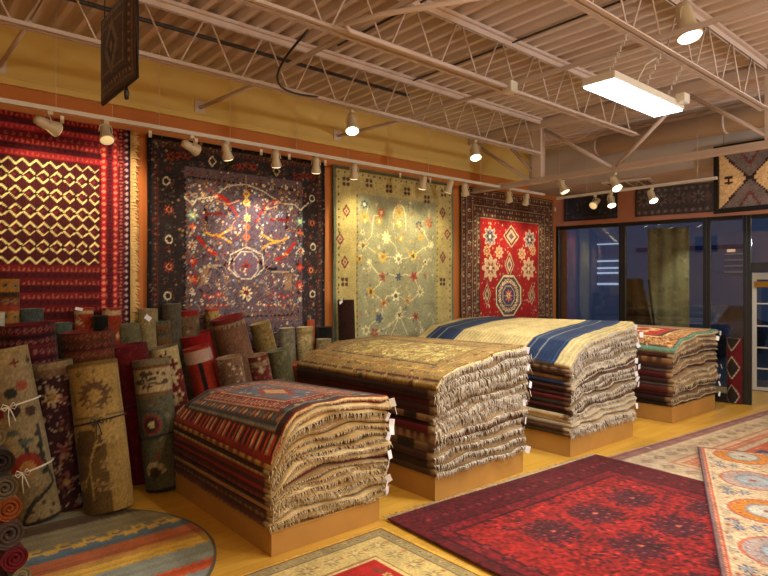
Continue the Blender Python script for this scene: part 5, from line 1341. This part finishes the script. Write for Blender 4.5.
# ------------------------------------------------------------------ pile of rolls lying at the lower left edge
def lying(label, u_right, v, rr, painter, edge, length=.85, y=3.3, sq=1.0):
    x = P(u_right, Y=y)[0] - rr; z = P(u_right, v, Y=y)[2]
    roll('rolled_rug', label, (x, y, z), (x - .05, y + length, z), rr, painter, edge=edge, turns=3.4, squash=sq, face=Vector((0, 0, 1)), group='rugs piled at the lower left', res=.016)
lying('small black rolled rug with cream rim, topmost in the lower left pile', 7.5, 437, .048, psolid((30, 22, 18)), (100, 88, 62))
lying('black rolled rug, second from the top in the lower left pile', 17, 460, .066, psolid((24, 18, 16)), (40, 30, 24))
lying('black rolled rug with white rim, above the orange one in the lower left pile', 20, 486, .062, psolid((26, 20, 18)), (84, 74, 58))
lying('orange and black patterned rolled rug in the lower left pile', 24, 506, .060, pf((176, 84, 24), [(60, 34, 20), (200, 120, 50)], 3, 1.5), (120, 60, 24))
lying('maroon rolled rug with grey lining in the lower left pile', 26, 531, .070, psolid((96, 16, 24)), (74, 60, 54))
lying('maroon rolled rug just above the khaki one in the lower left pile', 30, 555, .062, psolid((88, 16, 26)), (96, 22, 30))
lying('khaki rolled rug low in the lower left pile', 33, 573, .045, psolid((110, 100, 70)), (130, 120, 90))
lying('brown rolled rug at the bottom of the lower left pile', 33, 597, .075, psolid((70, 50, 40)), (96, 80, 60))

# ------------------------------------------------------------------ display beyond the glass
es, ezz = psf(642, 262, .75); ez = empty('display_easel', sf(es, .75, -.02)); tag(ez, 'dark A-shaped easel behind the glass carrying a brown draped rug', 'easel')
for (x0, x1, y1) in ((-.10, -.32, -.12), (.10, .34, -.12), (0, 0, .45)):
    tube_obj('leg', [(E * (x0) + Vector((0, 0, 1.72))), (E * x1 + NB * y1 * 1.0 + Vector((0, 0, 0.0)))], .02, M['dark'], ez, 6)
for z in (.5, .9, 1.3): tube_obj('rung', [E * -(.32 - .13 * z) + NB * -.04 + Vector((0, 0, z)), E * (.34 - .14 * z) + NB * -.04 + Vector((0, 0, z))], .013, M['dark'], ez, 6)
cv = Cv(.45, 1.55, .03, base=(110, 78, 50)); cv.scatter(30, [(130, 96, 60), (84, 54, 40)], .02, .05, 3)
def fdr(X, Y):
    s = (X - .12) * (.55 + .6 * (1.55 - Y)) - .18 * (1.55 - Y) ; d = -.10 - .12 * (1.55 - Y) + .03 * np.sin(X * 22); z = .17 + Y
    return np.stack([E.x * s + NB.x * d, E.y * s + NB.y * d, z], -1), np.stack([0 * X - NB.x, 0 * X - NB.y, 0 * X], -1)
dr = slab('draped_rug', cv, fdr, .01, under=(90, 60, 44)); dr.location = sf(es + .05, .75, 0); tag(dr, 'brown rug draped over the easel beyond the glass', 'rug')
cv = Cv(.62, 2.25, .02); cv.c[:] = rgb((166, 158, 116)); cv.scatter(120, [(186, 180, 140), (140, 132, 96)], .015, .04, 3)
def fcu(X, Y):
    s = X - .31; d = .02 * np.sin(X * 30); return np.stack([E.x * s + NB.x * d, E.y * s + NB.y * d, Y], -1), np.stack([0 * X - NB.x, 0 * X - NB.y, 0 * X], -1)
cu = slab('hanging_cream_rug', cv, fcu, .01, under=(120, 116, 90)); cu.location = sf(psf(668, 286, 1.15)[0], 1.15, .3); tag(cu, 'pale cream rug hanging in the display beyond the glass', 'rug')
